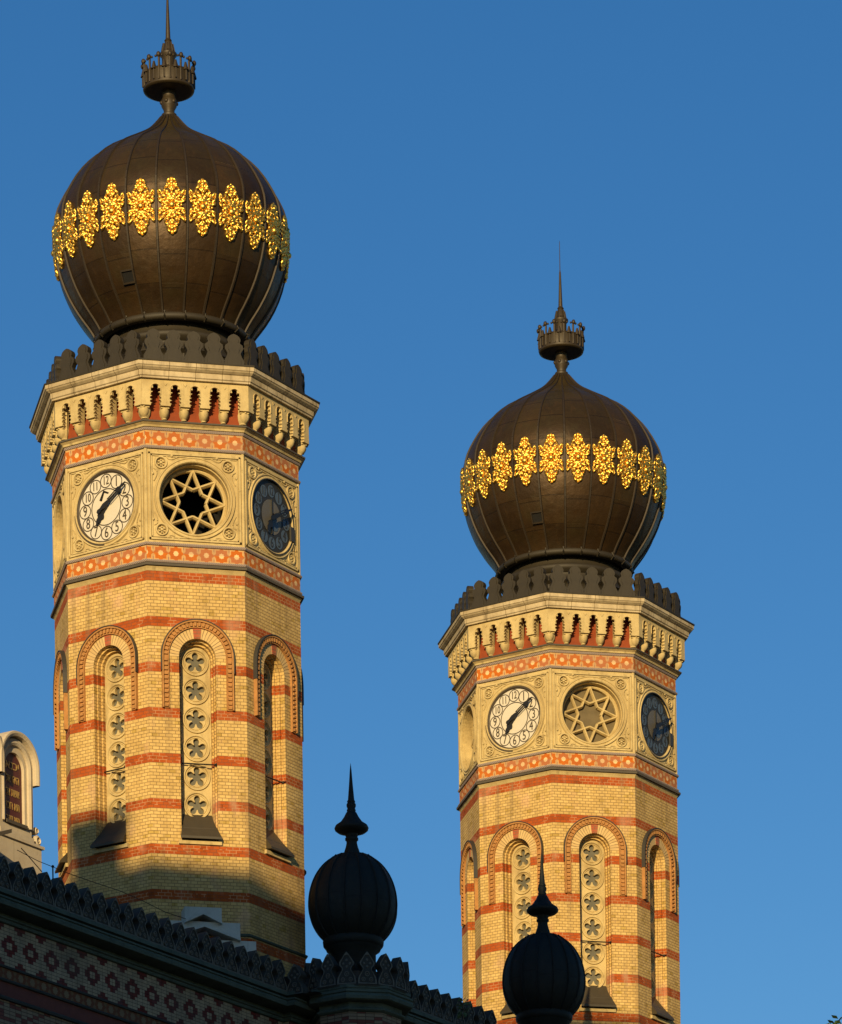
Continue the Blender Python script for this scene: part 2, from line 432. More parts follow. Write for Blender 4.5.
# ------------------------------------------------------------------ the big clock tower
RS = 2.495; AP = RS * C8; HS = RS * sin(pi / 8)
VIS = (-2, -1, 0, 1, 2)
DOME = [(1.49, 35.68), (1.618, 35.9), (1.873, 36.2), (2.105, 36.6), (2.275, 37.1), (2.321, 37.6), (2.313, 38.1), (2.14, 38.5), (1.875, 38.9), (1.50, 39.25), (1.065, 39.5), (.735, 39.7), (.50, 39.85), (.331, 40.0), (.165, 40.2)]
def smooth_profile(P, sub=5):
    out = []
    for i in range(len(P) - 1):
        p0 = P[max(i - 1, 0)]; p1 = P[i]; p2 = P[i + 1]; p3 = P[min(i + 2, len(P) - 1)]
        for j in range(sub):
            t = j / sub
            out.append(tuple(.5 * ((2 * p1[k]) + (-p0[k] + p2[k]) * t + (2 * p0[k] - 5 * p1[k] + 4 * p2[k] - p3[k]) * t * t + (-p0[k] + 3 * p1[k] - 3 * p2[k] + p3[k]) * t ** 3) for k in (0, 1)))
    return out + [P[-1]]
DP = smooth_profile([(r * .988 if z > 36 and z < 39.4 else r, z) for r, z in DOME])
for _ in range(3):
    DP = [DP[0]] + [tuple((DP[i - 1][k] + 2 * DP[i][k] + DP[i + 1][k]) / 4 for k in (0, 1)) for i in range(1, len(DP) - 1)] + [DP[-1]]

def on_dome(az, s, off):
    """point on the dome: azimuth, meridian arc length from the level z=37.42, offset outwards"""
    acc = 0; zs0 = 37.42
    i0 = min(range(len(DP)), key=lambda i: abs(DP[i][1] - zs0)); i = i0
    x, z = DP[i0]; rem = abs(s); d = 1 if s > 0 else -1
    while rem > 0 and 0 < i + d < len(DP) - 1 and i + d >= 0:
        nx, nz = DP[i + d]; l = math.hypot(nx - x, nz - z)
        if l >= rem:
            t = rem / l; x, z = x + (nx - x) * t, z + (nz - z) * t; rem = 0; break
        rem -= l; x, z = nx, nz; i += d
    a = DP[max(i - 1, 0)]; b = DP[min(i + 1, len(DP) - 1)]
    tx, tz = b[0] - a[0], b[1] - a[1]; L = math.hypot(tx, tz); nx, nz = tz / L, -tx / L
    r = x + nx * off; return Vector((r * cos(az), r * sin(az), z + nz * off))

def bez(P, n=10):
    """Catmull-Rom through points"""
    out = []
    for i in range(len(P) - 1):
        p0 = P[max(i - 1, 0)]; p1 = P[i]; p2 = P[i + 1]; p3 = P[min(i + 2, len(P) - 1)]
        for j in range(n):
            t = j / n
            out.append(tuple(.5 * ((2 * p1[k]) + (-p0[k] + p2[k]) * t + (2 * p0[k] - 5 * p1[k] + 4 * p2[k] - p3[k]) * t * t + (-p0[k] + 3 * p1[k] - 3 * p2[k] + p3[k]) * t ** 3) for k in (0, 1)))
    return out + [P[-1]]

def make_ornament(parent):
    mb = MB(); az0 = -pi / 2
    def P(x, y, off=.035):
        p = on_dome(az0, y + .11, off - .022); r = math.hypot(p.x, p.y); a = az0 + x / 2.32
        return Vector((r * cos(a), r * sin(a), p.z))
    def strap(pts, r=.022, n=4):
        for sx in (1, -1):
            for sy in (1, -1):
                q = bez(pts, n); mb.tube([P(sx * x, sy * y, .04 + .012 * sin(i)) for i, (x, y) in enumerate(q)], [1.22 * r * (.6 + .4 * sin(pi * (i + .6) / (len(q) + .2))) for i in range(len(q))], 8)
    strap([(.0, .09), (.07, .13), (.15, .17), (.20, .235), (.255, .305)], .024)
    strap([(.255, .305), (.262, .22), (.235, .15), (.175, .105), (.12, .12)], .02)
    strap([(.11, .0), (.16, .05), (.235, .075), (.26, .14)], .022)
    strap([(.14, .03), (.10, .09), (.02, .16), (.0, .19)], .024)
    strap([(.0, .15), (.09, .21), (.135, .28), (.12, .345), (.06, .35), (.035, .30)], .024)
    strap([(.0, .27), (.05, .33), (.085, .39), (.075, .46), (.03, .505), (.0, .535)], .026)
    strap([(.19, .16), (.155, .205), (.165, .25)], .018)
    for (x, y, r) in ((0, 0, .07), (0, .43, .045), (0, -.43, .045), (0, .23, .032), (0, -.23, .032), (.185, .0, .03), (-.185, 0, .03)):
        c = P(x, y, .045); mb.sphere(c, r, 8, 5)
    for (x, y, r) in ((0, .12, .06), (.085, .07, .055), (.05, .20, .05), (.09, .26, .04), (.17, .20, .045), (.215, .24, .035), (.05, .40, .045), (0, .50, .04), (.16, .06, .04), (.21, .10, .035), (0, .33, .05)):
        for sx in ((1, -1) if x else (1,)):
            for sy in (1, -1): mb.sphere(P(sx * x, sy * y, .022), r, 8, 5)
    for k in range(8):
        a = 2 * pi * k / 8; x, y = .105 * cos(a), .105 * sin(a); mb.sphere(P(x, y, .035), .034, 6, 4)
    for sy in (1, -1):
        for i in range(4): mb.sphere(P(0, sy * (.34 + .05 * i), .03), .034, 6, 4)
    return mb.build('gold_ornament', M['gold'], parent)

def make_window(tower):
    y0 = -AP
    zs = 28.79
    w = empty_part = MB()
    # stepped reveal (the window itself) in striped brick, arch head in voussoir brick
    rv = [(.36, y0), (.36, y0 + .10), (.33, y0 + .10), (.33, y0 + .20), (.295, y0 + .20), (.295, y0 + .36)]
    w.arch(rv, zs, 25.25, 20, 0)
    ar = archpts(.571, zs, zs); inn = archpts(.36, zs, zs)
    n = len(ar)
    for i in range(n - 1):
        if 0 < i < n - 1 or True:
            l0 = i * .078; l1 = (i + 1) * .078
            w.face([(ar[i][0], y0 - .004, ar[i][1]), (ar[i + 1][0], y0 - .004, ar[i + 1][1]), (inn[i + 1][0], y0 - .004, inn[i + 1][1]), (inn[i][0], y0 - .004, inn[i][1])],
                   [(0, l0), (0, l1), (.22, l1), (.22, l0)], mi=1)
    # red key
    k = .085
    w.hull8([(-k * .75, y0 - .012, zs + .358), (k * .75, y0 - .012, zs + .358), (k, y0 - .012, zs + .57), (-k, y0 - .012, zs + .57)],
            [(-k * .75, y0 + .02, zs + .358), (k * .75, y0 + .02, zs + .358), (k, y0 + .02, zs + .57), (-k, y0 + .02, zs + .57)], mi=2)
    win = w.build('arched_window', [M['brick'], M['vous'], M['key']], tower)
    # hood mould
    h = MB(); zb = 27.78; yo = y0 - .075
    h.arch([(.700, y0), (.700, yo), (.670, yo), (.665, y0 - .03), (.580, y0 - .03), (.575, y0 - .045), (.56, y0 - .045), (.56, y0)], zs, zb, 24, 0, close=True)
    n = int((zs - zb) / .088)
    for sx in (1, -1):
        for i in range(n): h.box(min(sx * .588, sx * .658), max(sx * .588, sx * .658), y0 - .066, y0 - .028, zb + .02 + i * .088, zb + .066 + i * .088)
    m = 24
    for i in range(m):
        a = pi * (i + .5) / m; da = .023 / .65
        A = []; 
        for (r, t) in ((.588, a - da), (.658, a - da), (.658, a + da), (.588, a + da)): A.append((r * cos(t), zs + r * sin(t)))
        h.hull8([(x, y0 - .066, z) for x, z in A], [(x, y0 - .028, z) for x, z in A])
    hood = h.build('hood_mould', M['terra'], win)
    f = MB(); f.arch([(.702, y0 - .002), (.702, yo - .014), (.718, yo - .014), (.718, y0 - .002)], zs, zs - .30, 24, 0, close=True)
    f.build('flashing', M['flash'], win)
    # tracery panel of rosettes
    t = MB(); yp = y0 + .28; xs = .297
    rz = [28.775 - .553 * i for i in range(6)]
    def rosette(cz):
        P = []
        for i in range(70):
            a = 2 * pi * i / 70; d = abs(((a / (2 * pi / 5)) + .5) % 1 - .5) * 2 * pi / 5   # 0 at lobe middle
            q = .060 ** 2 - (.132 * sin(d)) ** 2
            r = .132 * cos(d) + sqrt(q) if q > 0 else .082
            P.append((r * sin(a), cz + r * cos(a)))
        return P
    t.plate(archpts(xs, zs, 25.55), [rosette(z) for z in rz], yp, yp + .07)
    for z in rz:
        t.ring([(.266, yp), (.262, yp - .035), (.236, yp - .035), (.222, yp - .006), (.215, yp)], 0, z, 28)
        t.ring([(.204, yp - .001), (.199, yp - .016), (.192, yp - .001)], 0, z, 24)
    t.build('rosette_tracery', M['stone'], win)
    g = MB(); g.plate(archpts(xs, zs, 25.55, 12), [], yp + .075, yp + .09); g.build('glass_pane', M['glass'], win)
    # sloping metal sill and stone ledge
    s = MB()
    s.hull8([(-.285, y0 + .278, 25.83), (.285, y0 + .278, 25.83), (.285, y0 + .278, 25.60), (-.285, y0 + .278, 25.60)],
            [(-.32, y0 + .02, 25.50), (.32, y0 + .02, 25.50), (.32, y0 + .02, 25.26), (-.32, y0 + .02, 25.26)])
    s.hull8([(-.328, y0 + .09, 25.575), (.328, y0 + .09, 25.575), (.328, y0 + .09, 25.30), (-.328, y0 + .09, 25.30)],
            [(-.40, y0 - .15, 25.30), (.40, y0 - .15, 25.30), (.40, y0 - .15, 25.255), (-.40, y0 - .15, 25.255)])
    s.build('sill', M['sill'], win)
    l = MB(); l.box(-.42, .42, y0 - .05, y0 + .03, 25.17, 25.245); l.build('sill_ledge', M['stone'], win)
    r = MB(); r.tube([(-.33, y0 + .22, 26.80), (.34, y0 + .10, 26.76)], .014, 6); r.sphere((.345, y0 + .06, 26.75), .03, 6, 4)
    r.tube([(.34, y0 + .10, 26.76), (.345, y0 + .0, 26.75)], .014, 6); r.build('tie_rod', M['black'], win)
    return win

def make_clock(tower, dark=False):
    y0 = -AP - .01; cz = 31.835; cr = .672
    d = MB(); yd = y0 + .02
    if not dark:
        d.disc(cr, yd, 0, cz, 40, 0)
        d.ring([(cr - .024, yd - .004), (cr + .005, yd - .03), (cr + .035, yd - .03), (cr + .035, yd + .05)], 0, cz, 48, 1)
        d.ring([(.358, yd - .004), (.338, yd - .004)], 0, cz, 40, 1)
        # lower left sector where the dark rim shows wider
        for i in range(14):
            a = radians(183 + i * 6.0); b = radians(183 + (i + 1) * 6.0)
            d.face([(r * sin(t), yd - .034, cz + r * cos(t)) for r, t in ((cr + .01, a), (cr + .075, a), (cr + .075, b), (cr + .01, b))], mi=1)
    else:
        d.disc(cr + .035, yd, 0, cz, 40, 1)
        d.disc(.335, yd - .006, 0, cz, 32, 3)
        d.ring([(cr + .03, yd - .004), (cr + .03, yd - .05), (cr + .05, yd - .05)], 0, cz, 48, 1)
        # sky reflection painted as a blue patch, lower right of the middle
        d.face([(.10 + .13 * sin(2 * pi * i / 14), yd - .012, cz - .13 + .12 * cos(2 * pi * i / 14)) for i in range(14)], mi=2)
    R = .505
    for h in range(12):
        a = 2 * pi * h / 12; x, z = R * sin(a), cz + R * cos(a)
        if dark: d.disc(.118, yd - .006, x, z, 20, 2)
        else: d.ring([(.139, yd - .004), (.119, yd - .004)], x, z, 24, 1)
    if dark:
        mats = [M['dialg'], M['diald'], M['dialb'], M['dialg']]  # shade on this dial is put into darker copies of the white glass
    else:
        mats = [M['dialw'], M['line'], M['dialb'], M['dialg']]
    clock = d.build('clock', mats, tower, weld=False)
    for h in range(1, 13):
        a = 2 * pi * h / 12; x, z = R * sin(a), cz + R * cos(a)
        me = textmesh(str(h), .25 if h < 10 else .21)
        me.materials.append(M['diald'] if dark else M['line'])
        w = .82 if h < 10 else .72
        me.transform(Matrix.Translation((x, yd - .008, z)) @ Matrix.Rotation(pi / 2, 4, 'X') @ Matrix.Diagonal((w, 1.12, 1, 1)))
        o = bpy.data.objects.new('numeral', me); col.objects.link(o); o.parent = clock
    def hand(name, ang, pts, y):
        b = MB(); c, s_ = cos(ang), sin(ang)
        def tr(x, l): return (x * c + l * s_, cz - x * s_ + l * c)
        for out in pts:
            b.plate([tr(x, l) for x, l in out], [], y, y + .018)
        return b.build(name, M['black'], clock, weld=False)
    def sym(p): return [(x, l) for x, l in p] + [(-x, l) for x, l in reversed(p)]
    hour = [sym([(.035, -.06), (.05, .0), (.035, .06), (.03, .12), (.065, .17), (.075, .21), (.04, .25), (.045, .30), (.0, .40)])]
    minute = [sym([(.02, -.20), (.045, -.16), (.03, -.10), (.05, .0), (.035, .10), (.018, .16), (.012, .36), (.05, .40), (.055, .44), (.02, .49), (.016, .58), (.004, .63)]),
              [(-.05, .12), (-.034, .14), (-.034, .40), (-.05, .40)], [(.05, .12), (.034, .14), (.034, .40), (.05, .40)]]
    hand('hour_hand', radians(213), hour, yd - .06)
    hand('minute_hand', radians(55 if not dark else 62), minute, yd - (.09 if not dark else .13))
    if dark:
        b = MB(); b.box(-.012, .012, yd - .03, yd - .01, cz - .33, cz + .34); b.build('centre_bar', M['diald'], clock)
        b = MB(); b.box(.60, .72, yd - .06, yd - .02, cz - .30, cz - .02); b.build('rim_patch', M['flash'], clock)
    return clock

def make_stage_frame(tower, first):
    """square stone frame round the clock or star window of one face"""
    y0 = -2.50 * C8; b = MB(); cz = 31.85
    # raised frame mouldings
    W = .90; z0, z1 = 31.02, 32.70
    for (x0, x1, za, zb) in ((-W, -W + .035, z0, z1), (W - .035, W, z0, z1), (-W, W, z0, z0 + .035), (-W, W, z1 - .035, z1)):
        b.box(x0, x1, y0 - .018, y0 + .01, za, zb)
    W2 = .845
    for (x0, x1, za, zb) in ((-W2, -W2 + .018, z0 + .05, z1 - .05), (W2 - .018, W2, z0 + .05, z1 - .05), (-W2, W2, z0 + .05, z0 + .068), (-W2, W2, z1 - .068, z1 - .05)):
        b.box(x0, x1, y0 - .009, y0 + .01, za, zb)
    # ring mouldings round the opening
    b.ring([(.69, y0 + .015), (.69, y0 - .01), (.705, y0 - .032), (.725, y0 - .032), (.74, y0 - .008), (.76, y0 - .008), (.772, y0 - .026), (.788, y0 - .026), (.80, y0 + .01)], 0, cz, 56)
    # spandrel strap scrolls and rosettes
    for sx in (1, -1):
        for sz in (1, -1):
            cx, c = sx * .655, 31.865 + sz * .645
            b.ring([(.125, y0 + .01), (.12, y0 - .022), (.095, y0 - .022), (.085, y0 + .012)], cx, c, 24)
            b.ring([(.03, y0 + .012), (.024, y0 - .014), (.0, y0 - .018)], cx, c, 10)
            for k in range(6):
                a = 2 * pi * k / 6; b.ring([(.021, y0 + .012), (.015, y0 - .010), (.0, y0 - .012)], cx + .052 * sin(a), c + .052 * cos(a), 8)
            for pts in ([(.30, .80), (.42, .74), (.50, .74), (.55, .80)], [(.80, .30), (.75, .40), (.74, .50), (.80, .55)],):
                b.tube([(sx * x, y0 + .003, cz + sz * z) for x, z in bez(pts, 5)], .012, 5)
            for (px, pz) in ((.44, .80), (.82, .44)):
                b.ring([(.03, y0 + .0), (.018, y0 - .02), (0, y0 - .022)], sx * px, cz + sz * pz, 8)
    return b.build('stone_frame', M['stone'], tower, weld=False)

def make_star_window(tower):
    y0 = -2.50 * C8; cz = 31.85; R = .625
    yd = y0 + .24
    b = MB(); b.ring([(.69, y0 + .005), (.69, y0 + .07), (.67, y0 + .07), (.67, yd + .02)], 0, cz, 48)
    b.ring([(.68, yd), (.63, yd - .02), (.605, yd + .005), (.605, yd + .09)], 0, cz, 48)
    w = b.build('star_window', M['stone'], tower, weld=False)
    t = MB()
    for k in range(8):
        a = 2 * pi * k / 8 + radians(1)
        for s_ in (1, -1):
            tip = (R * sin(a), R * cos(a)); e = a + s_ * pi / 4; en = (.414 * R * sin(e), .414 * R * cos(e))
            dx, dz = en[0] - tip[0], en[1] - tip[1]; L = math.hypot(dx, dz); nx, nz = -dz / L * .034, dx / L * .034
            yy = yd + (.002 if s_ > 0 else .006)
            A = [(tip[0] + nx, tip[1] + nz), (en[0] + nx, en[1] + nz), (en[0] - nx, en[1] - nz), (tip[0] - nx, tip[1] - nz)]
            # moulded bar: wide at the back, narrow ridge in front
            m = .35
            Bq = [(tip[0] + nx * m, tip[1] + nz * m), (en[0] + nx * m, en[1] + nz * m), (en[0] - nx * m, en[1] - nz * m), (tip[0] - nx * m, tip[1] - nz * m)]
            t.hull8([(x, yy - .03, cz + z) for x, z in Bq], [(x, yy + .02, cz + z) for x, z in A])
            t.hull8([(x, yy + .0201, cz + z) for x, z in A], [(x, yy + .08, cz + z) for x, z in A])
    t.build('star_tracery', M['stone'], w, weld=False)
    v = MB(); v.disc(.8, yd + 1.5, 0, cz, 24); v.ring([(.69, yd + .05), (.8, yd + 1.5)], 0, cz, 24); v.build('dark_recess', M['void'], w)  # near-black disc and cone painted in for the unlit interior
    return w

def make_corbels(tower):
    yp = -2.72 * C8; yw = -2.49 * C8; hs = 2.72 * sin(pi / 8)
    b = MB(); zb, zt = 33.53, 34.03; sp = .385
    def half(sx, cx, xo):
        """half a cell: cusped opening edge"""
        P = [(.096, zb), (.096, zb + .035)]
        for i in range(3):
            c = zb + .075 + i * .07
            P += [(.066, c - .034)] + [(.082 + .032 * sin(t), c - .029 * cos(t)) for t in (radians(10), radians(50), radians(90), radians(130), radians(170))]
        P += [(.060, zb + .255)]
        P += [(.072 + .042 * cos(t), zb + .300 + .036 * sin(t)) for t in [radians(x) for x in (-110, -60, -10, 40, 90, 120)]]
        P += [(.046, zb + .345)] + [(.055 * cos(t), zb + .372 + .055 * sin(t)) for t in [radians(x) for x in (-10, 25, 55, 90)]]
        out = [(cx + sx * x, z) for x, z in P] + [(cx, zt), (cx + sx * xo, zt), (cx + sx * xo, zb)]
        b.plate(out, [], yp, yp + .06)
    for i in range(-2, 3):
        cx = i * sp
        half(1, cx, sp / 2 if i < 2 else hs - 2 * sp - .002); half(-1, cx, sp / 2 if i > -2 else hs - 2 * sp - .002)
        b.arch([(.108, yp), (.106, yp - .014), (.094, yp - .014), (.092, yp)], zb + .315, zb + .2, 12, 0, cx)
        # little pendants between the arches
        if i < 2:
            x = cx + sp / 2; b.hull8([(x - .035, yp - .012, zt - .07), (x + .035, yp - .012, zt - .07), (x + .006, yp - .012, zt - .115), (x - .006, yp - .012, zt - .115)],
                                     [(x - .035, yp + .01, zt - .07), (x + .035, yp + .01, zt - .07), (x + .006, yp + .01, zt - .115), (x - .006, yp + .01, zt - .115)])
    tab = b.build('corbel_table', M['stone'], tower)
    c = MB()
    c.box(-.080, .080, yp + .055, yw + .02, zb - .03, zt)
    prof = [(.060, .170, .00), (.086, .178, .0), (.095, .185, .03), (.093, .19, .07), (.085, .17, .12), (.062, .13, .165), (.05, .10, .18), (.055, .10, .20), (.02, .05, .215)]
    for (w0, d0, h0), (w1, d1, h1) in zip(prof, prof[1:]):
        for side in (-1, 1):
            for i in range(8):
                t0 = pi * i / 8; t1 = pi * (i + 1) / 8; cxx = side * .0
                c.face([(w0 * cos(t0), yw + .02 - d0 * sin(t0) ** .7, zb - .01 - h0), (w0 * cos(t1), yw + .02 - d0 * sin(t1) ** .7, zb - .01 - h0),
                        (w1 * cos(t1), yw + .02 - d1 * sin(t1) ** .7, zb - .01 - h1), (w1 * cos(t0), yw + .02 - d1 * sin(t0) ** .7, zb - .01 - h1)], sm=True)
            break
    c0 = c.build('corbel', M['stone'], tab)
    c0.location.x = -2.5 * sp + .0
    for i in range(1, 6):
        k = c0.copy(); col.objects.link(k); k.parent = tab; k.location.x = (i - 2.5) * sp
    for k in list(kids(tab)):
        if abs(abs(k.location.x) - 2.5 * sp) < .01: k.location.x *= 1.01; k.scale.x = 1.08
    return tab

TOOTH = [(.200, 0), (.200, .13), (.184, .17), (.150, .225), (.128, .29), (.150, .335), (.172, .365), (.178, .41), (.168, .45), (.128, .475), (.112, .50), (.126, .53), (.128, .565), (.105, .61), (.060, .645), (.0, .668)]
def make_tower_cresting(tower):
    ap = 2.63 * C8
    b = MB(); hs = 2.63 * sin(pi / 8)
    b.box(-hs, hs, -ap - .02, -ap + .10, 34.32, 34.40)
    cr = b.build('cresting', M['bronze'], tower)
    t = MB(); t.plate([(x, 34.36 + z) for x, z in TOOTH] + [(-x, 34.36 + z) for x, z in reversed(TOOTH[:-1])], [], -ap - .03, -ap + .09)
    t.plate([(x * .66, 34.37 + z * .93 + .02) for x, z in TOOTH] + [(-x * .66, 34.37 + z * .93 + .02) for x, z in reversed(TOOTH[:-1])], [], -ap - .045, -ap - .028, back=False)
    t0 = t.build('crest_tooth', M['bronze'], cr); t0.location.x = -2 * .392
    for i in range(1, 5):
        k = t0.copy(); col.objects.link(k); k.parent = cr; k.location.x = (i - 2) * .392
        k.rotation_euler.y = random.uniform(-.012, .012) * 0
    return cr

def make_tower():
    T = empty('clock_tower', (-3.351 * 9 / 7 - .060, 90.0, -G), TH, 'x', 'tower', 'octagonal clock towers')
    # --- shaft
    b = MB(); Z0, Z1 = 14.0, 30.42
    for k in range(8):
        kk = k if k <= 4 else k - 8
        sub = MB()
        if kk in VIS:
            sub.plate([(-HS, Z0), (HS, Z0), (HS, Z1), (-HS, Z1)], [archpts(.36, 28.79, 25.25)], -AP, -AP + .001, back=False)
        else:
            sub.face([(-HS, -AP, Z0), (HS, -AP, Z0), (HS, -AP, Z1), (-HS, -AP, Z1)])
        c, s_ = cos(kk * pi / 4), sin(kk * pi / 4); i0 = len(b.v)
        b.v += [(x * c - y * s_, x * s_ + y * c, z) for x, y, z in sub.v]
        b.f += [tuple(i + i0 for i in f) for f in sub.f]; b.uv += [[(u + kk * 2 * HS, v) for u, v in q] for q in sub.uv]; b.mi += sub.mi; b.sm += sub.sm
    b.build('shaft', M['brick'], T, weld=False)
    b = MB(); b.octo([(2.46, Z0), (2.46, -0.0), (2.9, 0.0), (2.9, 0 - .0)]) ; b.build('lower_shaft', M['brick'], T)
    b = MB(); b.octo([(RS - .01, 23.42), (RS + .04, 23.44), (RS + .05, 23.47), (RS - .01, 23.50)]); b.build('base_string_course', M['cornd'], T)
    # --- lower frieze with its mouldings
    b = MB(); b.octo([(2.40, 30.405), (2.475, 30.415), (2.50, 30.46), (2.53, 30.50), (2.40, 30.505)]); b.build('string_moulding', M['stone'], T)
    b = MB(); b.octo([(2.45, 30.506), (2.575, 30.506), (2.58, 30.55), (2.52, 30.575), (2.45, 30.578)]); b.build('drip_moulding', M['darkst'], T)
    b = MB(); b.octo([(2.44, 30.579), (2.53, 30.579), (2.545, 30.60), (2.53, 30.628), (2.44, 30.629)]); b.build('rope_moulding', M['rope'], T)
    def fr(z0, z1, name):
        b = MB()
        for k in range(8):
            a = -pi / 2 - pi / 8 + k * pi / 4; r = 2.50; h = r * sin(pi / 8); off = .09
            b.face([(r * cos(a), r * sin(a), z0), (r * cos(a + pi / 4), r * sin(a + pi / 4), z0), (r * cos(a + pi / 4), r * sin(a + pi / 4), z1), (r * cos(a), r * sin(a), z1)],
                   [(-h + off, -(z1 - z0) / 2), (h + off, -(z1 - z0) / 2), (h + off, (z1 - z0) / 2), (-h + off, (z1 - z0) / 2)])
        b.build(name, M['frz'], T)
    fr(30.63, 30.905, 'tile_frieze')
    b = MB(); b.octo([(2.44, 30.906), (2.53, 30.906), (2.545, 30.93), (2.53, 30.96), (2.44, 30.961)]); b.build('rope_moulding', M['rope'], T)
    # --- clock stage
    b = MB(); Z0, Z1 = 30.962, 32.77; ap = 2.485 * C8; hs = 2.485 * sin(pi / 8)
    for kk in range(-3, 5):
        sub = MB()
        if kk in VIS: sub.plate([(-hs, Z0), (hs, Z0), (hs, Z1), (-hs, Z1)], [circ(.690, 0, 31.85, 40)] + ([circ(.085, sx * .655, 31.865 + sz * .645, 20) for sx in (1, -1) for sz in (1, -1)]), -ap, -ap + .03, back=False)
        else: sub.face([(-hs, -ap, Z0), (hs, -ap, Z0), (hs, -ap, Z1), (-hs, -ap, Z1)])
        if kk in VIS:
            for sx in (1, -1):
                for sz in (1, -1): sub.disc(.11, -ap + .0295, sx * .655, 31.865 + sz * .645, 20)
        c, s_ = cos(kk * pi / 4), sin(kk * pi / 4); i0 = len(b.v)
        b.v += [(x * c - y * s_, x * s_ + y * c, z) for x, y, z in sub.v]
        b.f += [tuple(i + i0 for i in f) for f in sub.f]; b.uv += sub.uv; b.mi += sub.mi; b.sm += sub.sm
    # corner pilasters
    for k in range(8):
        a = -pi / 2 - pi / 8 + k * pi / 4
        b.tube([(2.475 * cos(a), 2.475 * sin(a), Z0), (2.475 * cos(a), 2.475 * sin(a), Z1)], .035, 8)
    b.build('clock_stage', M['stone'], T, weld=False)
    b = MB(); b.octo([(2.40, 32.771), (2.53, 32.771), (2.545, 32.795), (2.53, 32.825), (2.40, 32.826)]); b.build('rope_moulding', M['rope'], T)
    fr(32.827, 33.12, 'tile_frieze')
    b = MB(); b.octo([(2.40, 33.121), (2.52, 33.121), (2.535, 33.15), (2.52, 33.175), (2.40, 33.176)]); b.build('rope_moulding', M['rope'], T)
    b = MB(); b.octo([(2.40, 33.177), (2.55, 33.177), (2.565, 33.21), (2.62, 33.245), (2.40, 33.246)]); b.build('string_moulding', M['stone'], T)
    b = MB(); b.octo([(2.40, 33.247), (2.64, 33.247), (2.645, 33.275), (2.60, 33.29), (2.40, 33.31)]); b.build('drip_moulding', M['darkst'], T)
    b = MB(); b.octo([(2.50, 33.29), (2.49, 33.50), (2.36, 33.72), (2.32, 34.03)]); b.build('niche_wall', M['niche'], T)
    # --- cornice
    b = MB(); b.octo([(2.40, 34.031), (2.79, 34.031), (2.79, 34.06), (2.815, 34.075), (2.82, 34.165), (2.85, 34.175), (2.90, 34.205), (2.915, 34.225), (2.934, 34.235), (2.934, 34.325), (2.40, 34.326)])
    b.build('cornice', M['corst'], T)
    b = MB(); b.octo([(2.952, 34.308), (2.958, 34.335), (2.6, 34.345), (1.0, 34.42), (.01, 34.42)]); b.octo([(2.9345, 34.31), (2.952, 34.308)]); b.build('roof_cap', M['bronze'], T)
    # hidden back: fill the stage so no light enters from above
    b = MB(); b.octo([(.01, 30.9), (2.45, 30.9)]); b.octo([(.01, 32.9), (2.45, 32.9)]); b.octo([(1.9, 22), (1.9, 30.9)]); b.build('inner_floor', M['void'], T)
    # --- dome
    b = MB(); b.lathe(DP, 72, sm=True, a0=-pi / 2); dome = b.build('dome', M['dome'], T)
    b = MB(); b.tube([on_dome(-pi / 2, -2.0 + 0 * i, 0) for i in range(2)], .01)
    rb = MB(); path = [Vector((0, -(r + .012), z)) for r, z in DP[::2]] 
    # standing-seam rib following the meridian
    W = [(.026 if p.z < 39.3 else .018) for p in path]
    for i in range(len(path) - 1):
        p, q = path[i], path[i + 1]; w0, w1 = W[i], W[i + 1]; tp = q - p; nrm = Vector((0, -tp.z, tp.y)).normalized() * .020
        P = [p + Vector((-w0, 0, 0)) - nrm * .5, p + Vector((w0, 0, 0)) - nrm * .5, p + Vector((w0 * .6, 0, 0)) + nrm, p + Vector((-w0 * .6, 0, 0)) + nrm]
        Q = [q + Vector((-w1, 0, 0)) - nrm * .5, q + Vector((w1, 0, 0)) - nrm * .5, q + Vector((w1 * .6, 0, 0)) + nrm, q + Vector((-w1 * .6, 0, 0)) + nrm]
        for a, c in ((1, 2), (2, 3), (3, 0)): rb.face([P[a], Q[a], Q[c], P[c]])
    r0 = rb.build('rib', M['rib'], dome)
    orn = make_ornament(dome)
    orn.rotation_euler.z = radians(-7.5)
    for k in range(-6, 7):
        if k: c = r0.copy(); col.objects.link(c); c.parent = dome; c.rotation_euler.z = radians(15 * k)
    for k in range(-6, 8):
        if k: c = orn.copy(); col.objects.link(c); c.parent = dome; c.rotation_euler.z = radians(15 * k - 7.5)
    # hatch in the dome skin
    az = -pi / 2 - radians(33.5)
    b = MB()
    def hp(dx, s_, off):
        p = on_dome(az, s_, off); r = math.hypot(p.x, p.y); a = az + dx / 2.2; return Vector((r * cos(a), r * sin(a), p.z))
    S0, S1 = -1.24, -.98; 
    for (x0, x1, s0, s1) in ((-.15, -.125, S0, S1), (.125, .15, S0, S1), (-.15, .15, S0, S0 + .03), (-.15, .15, S1 - .03, S1)):
        b.hull8([hp(x0, s0, .05), hp(x1, s0, .05), hp(x1, s1, .05), hp(x0, s1, .05)], [hp(x0, s0, -.02), hp(x1, s0, -.02), hp(x1, s1, -.02), hp(x0, s1, -.02)], 0)
    b.hull8([hp(-.125, S0 + .03, .02), hp(.125, S0 + .03, .02), hp(.125, S1 - .03, .02), hp(-.125, S1 - .03, .02)], [hp(-.125, S0 + .03, -.02), hp(.125, S0 + .03, -.02), hp(.125, S1 - .03, -.02), hp(-.125, S1 - .03, -.02)], 1)
    b.build("hatch", [M["rib"], M["black"]], dome)
    # lip, drum
    b = MB(); b.lathe([(1.36, 35.66), (1.50, 35.63), (1.555, 35.66), (1.565, 35.72), (1.53, 35.77), (1.48, 35.79)], 64, a0=0)
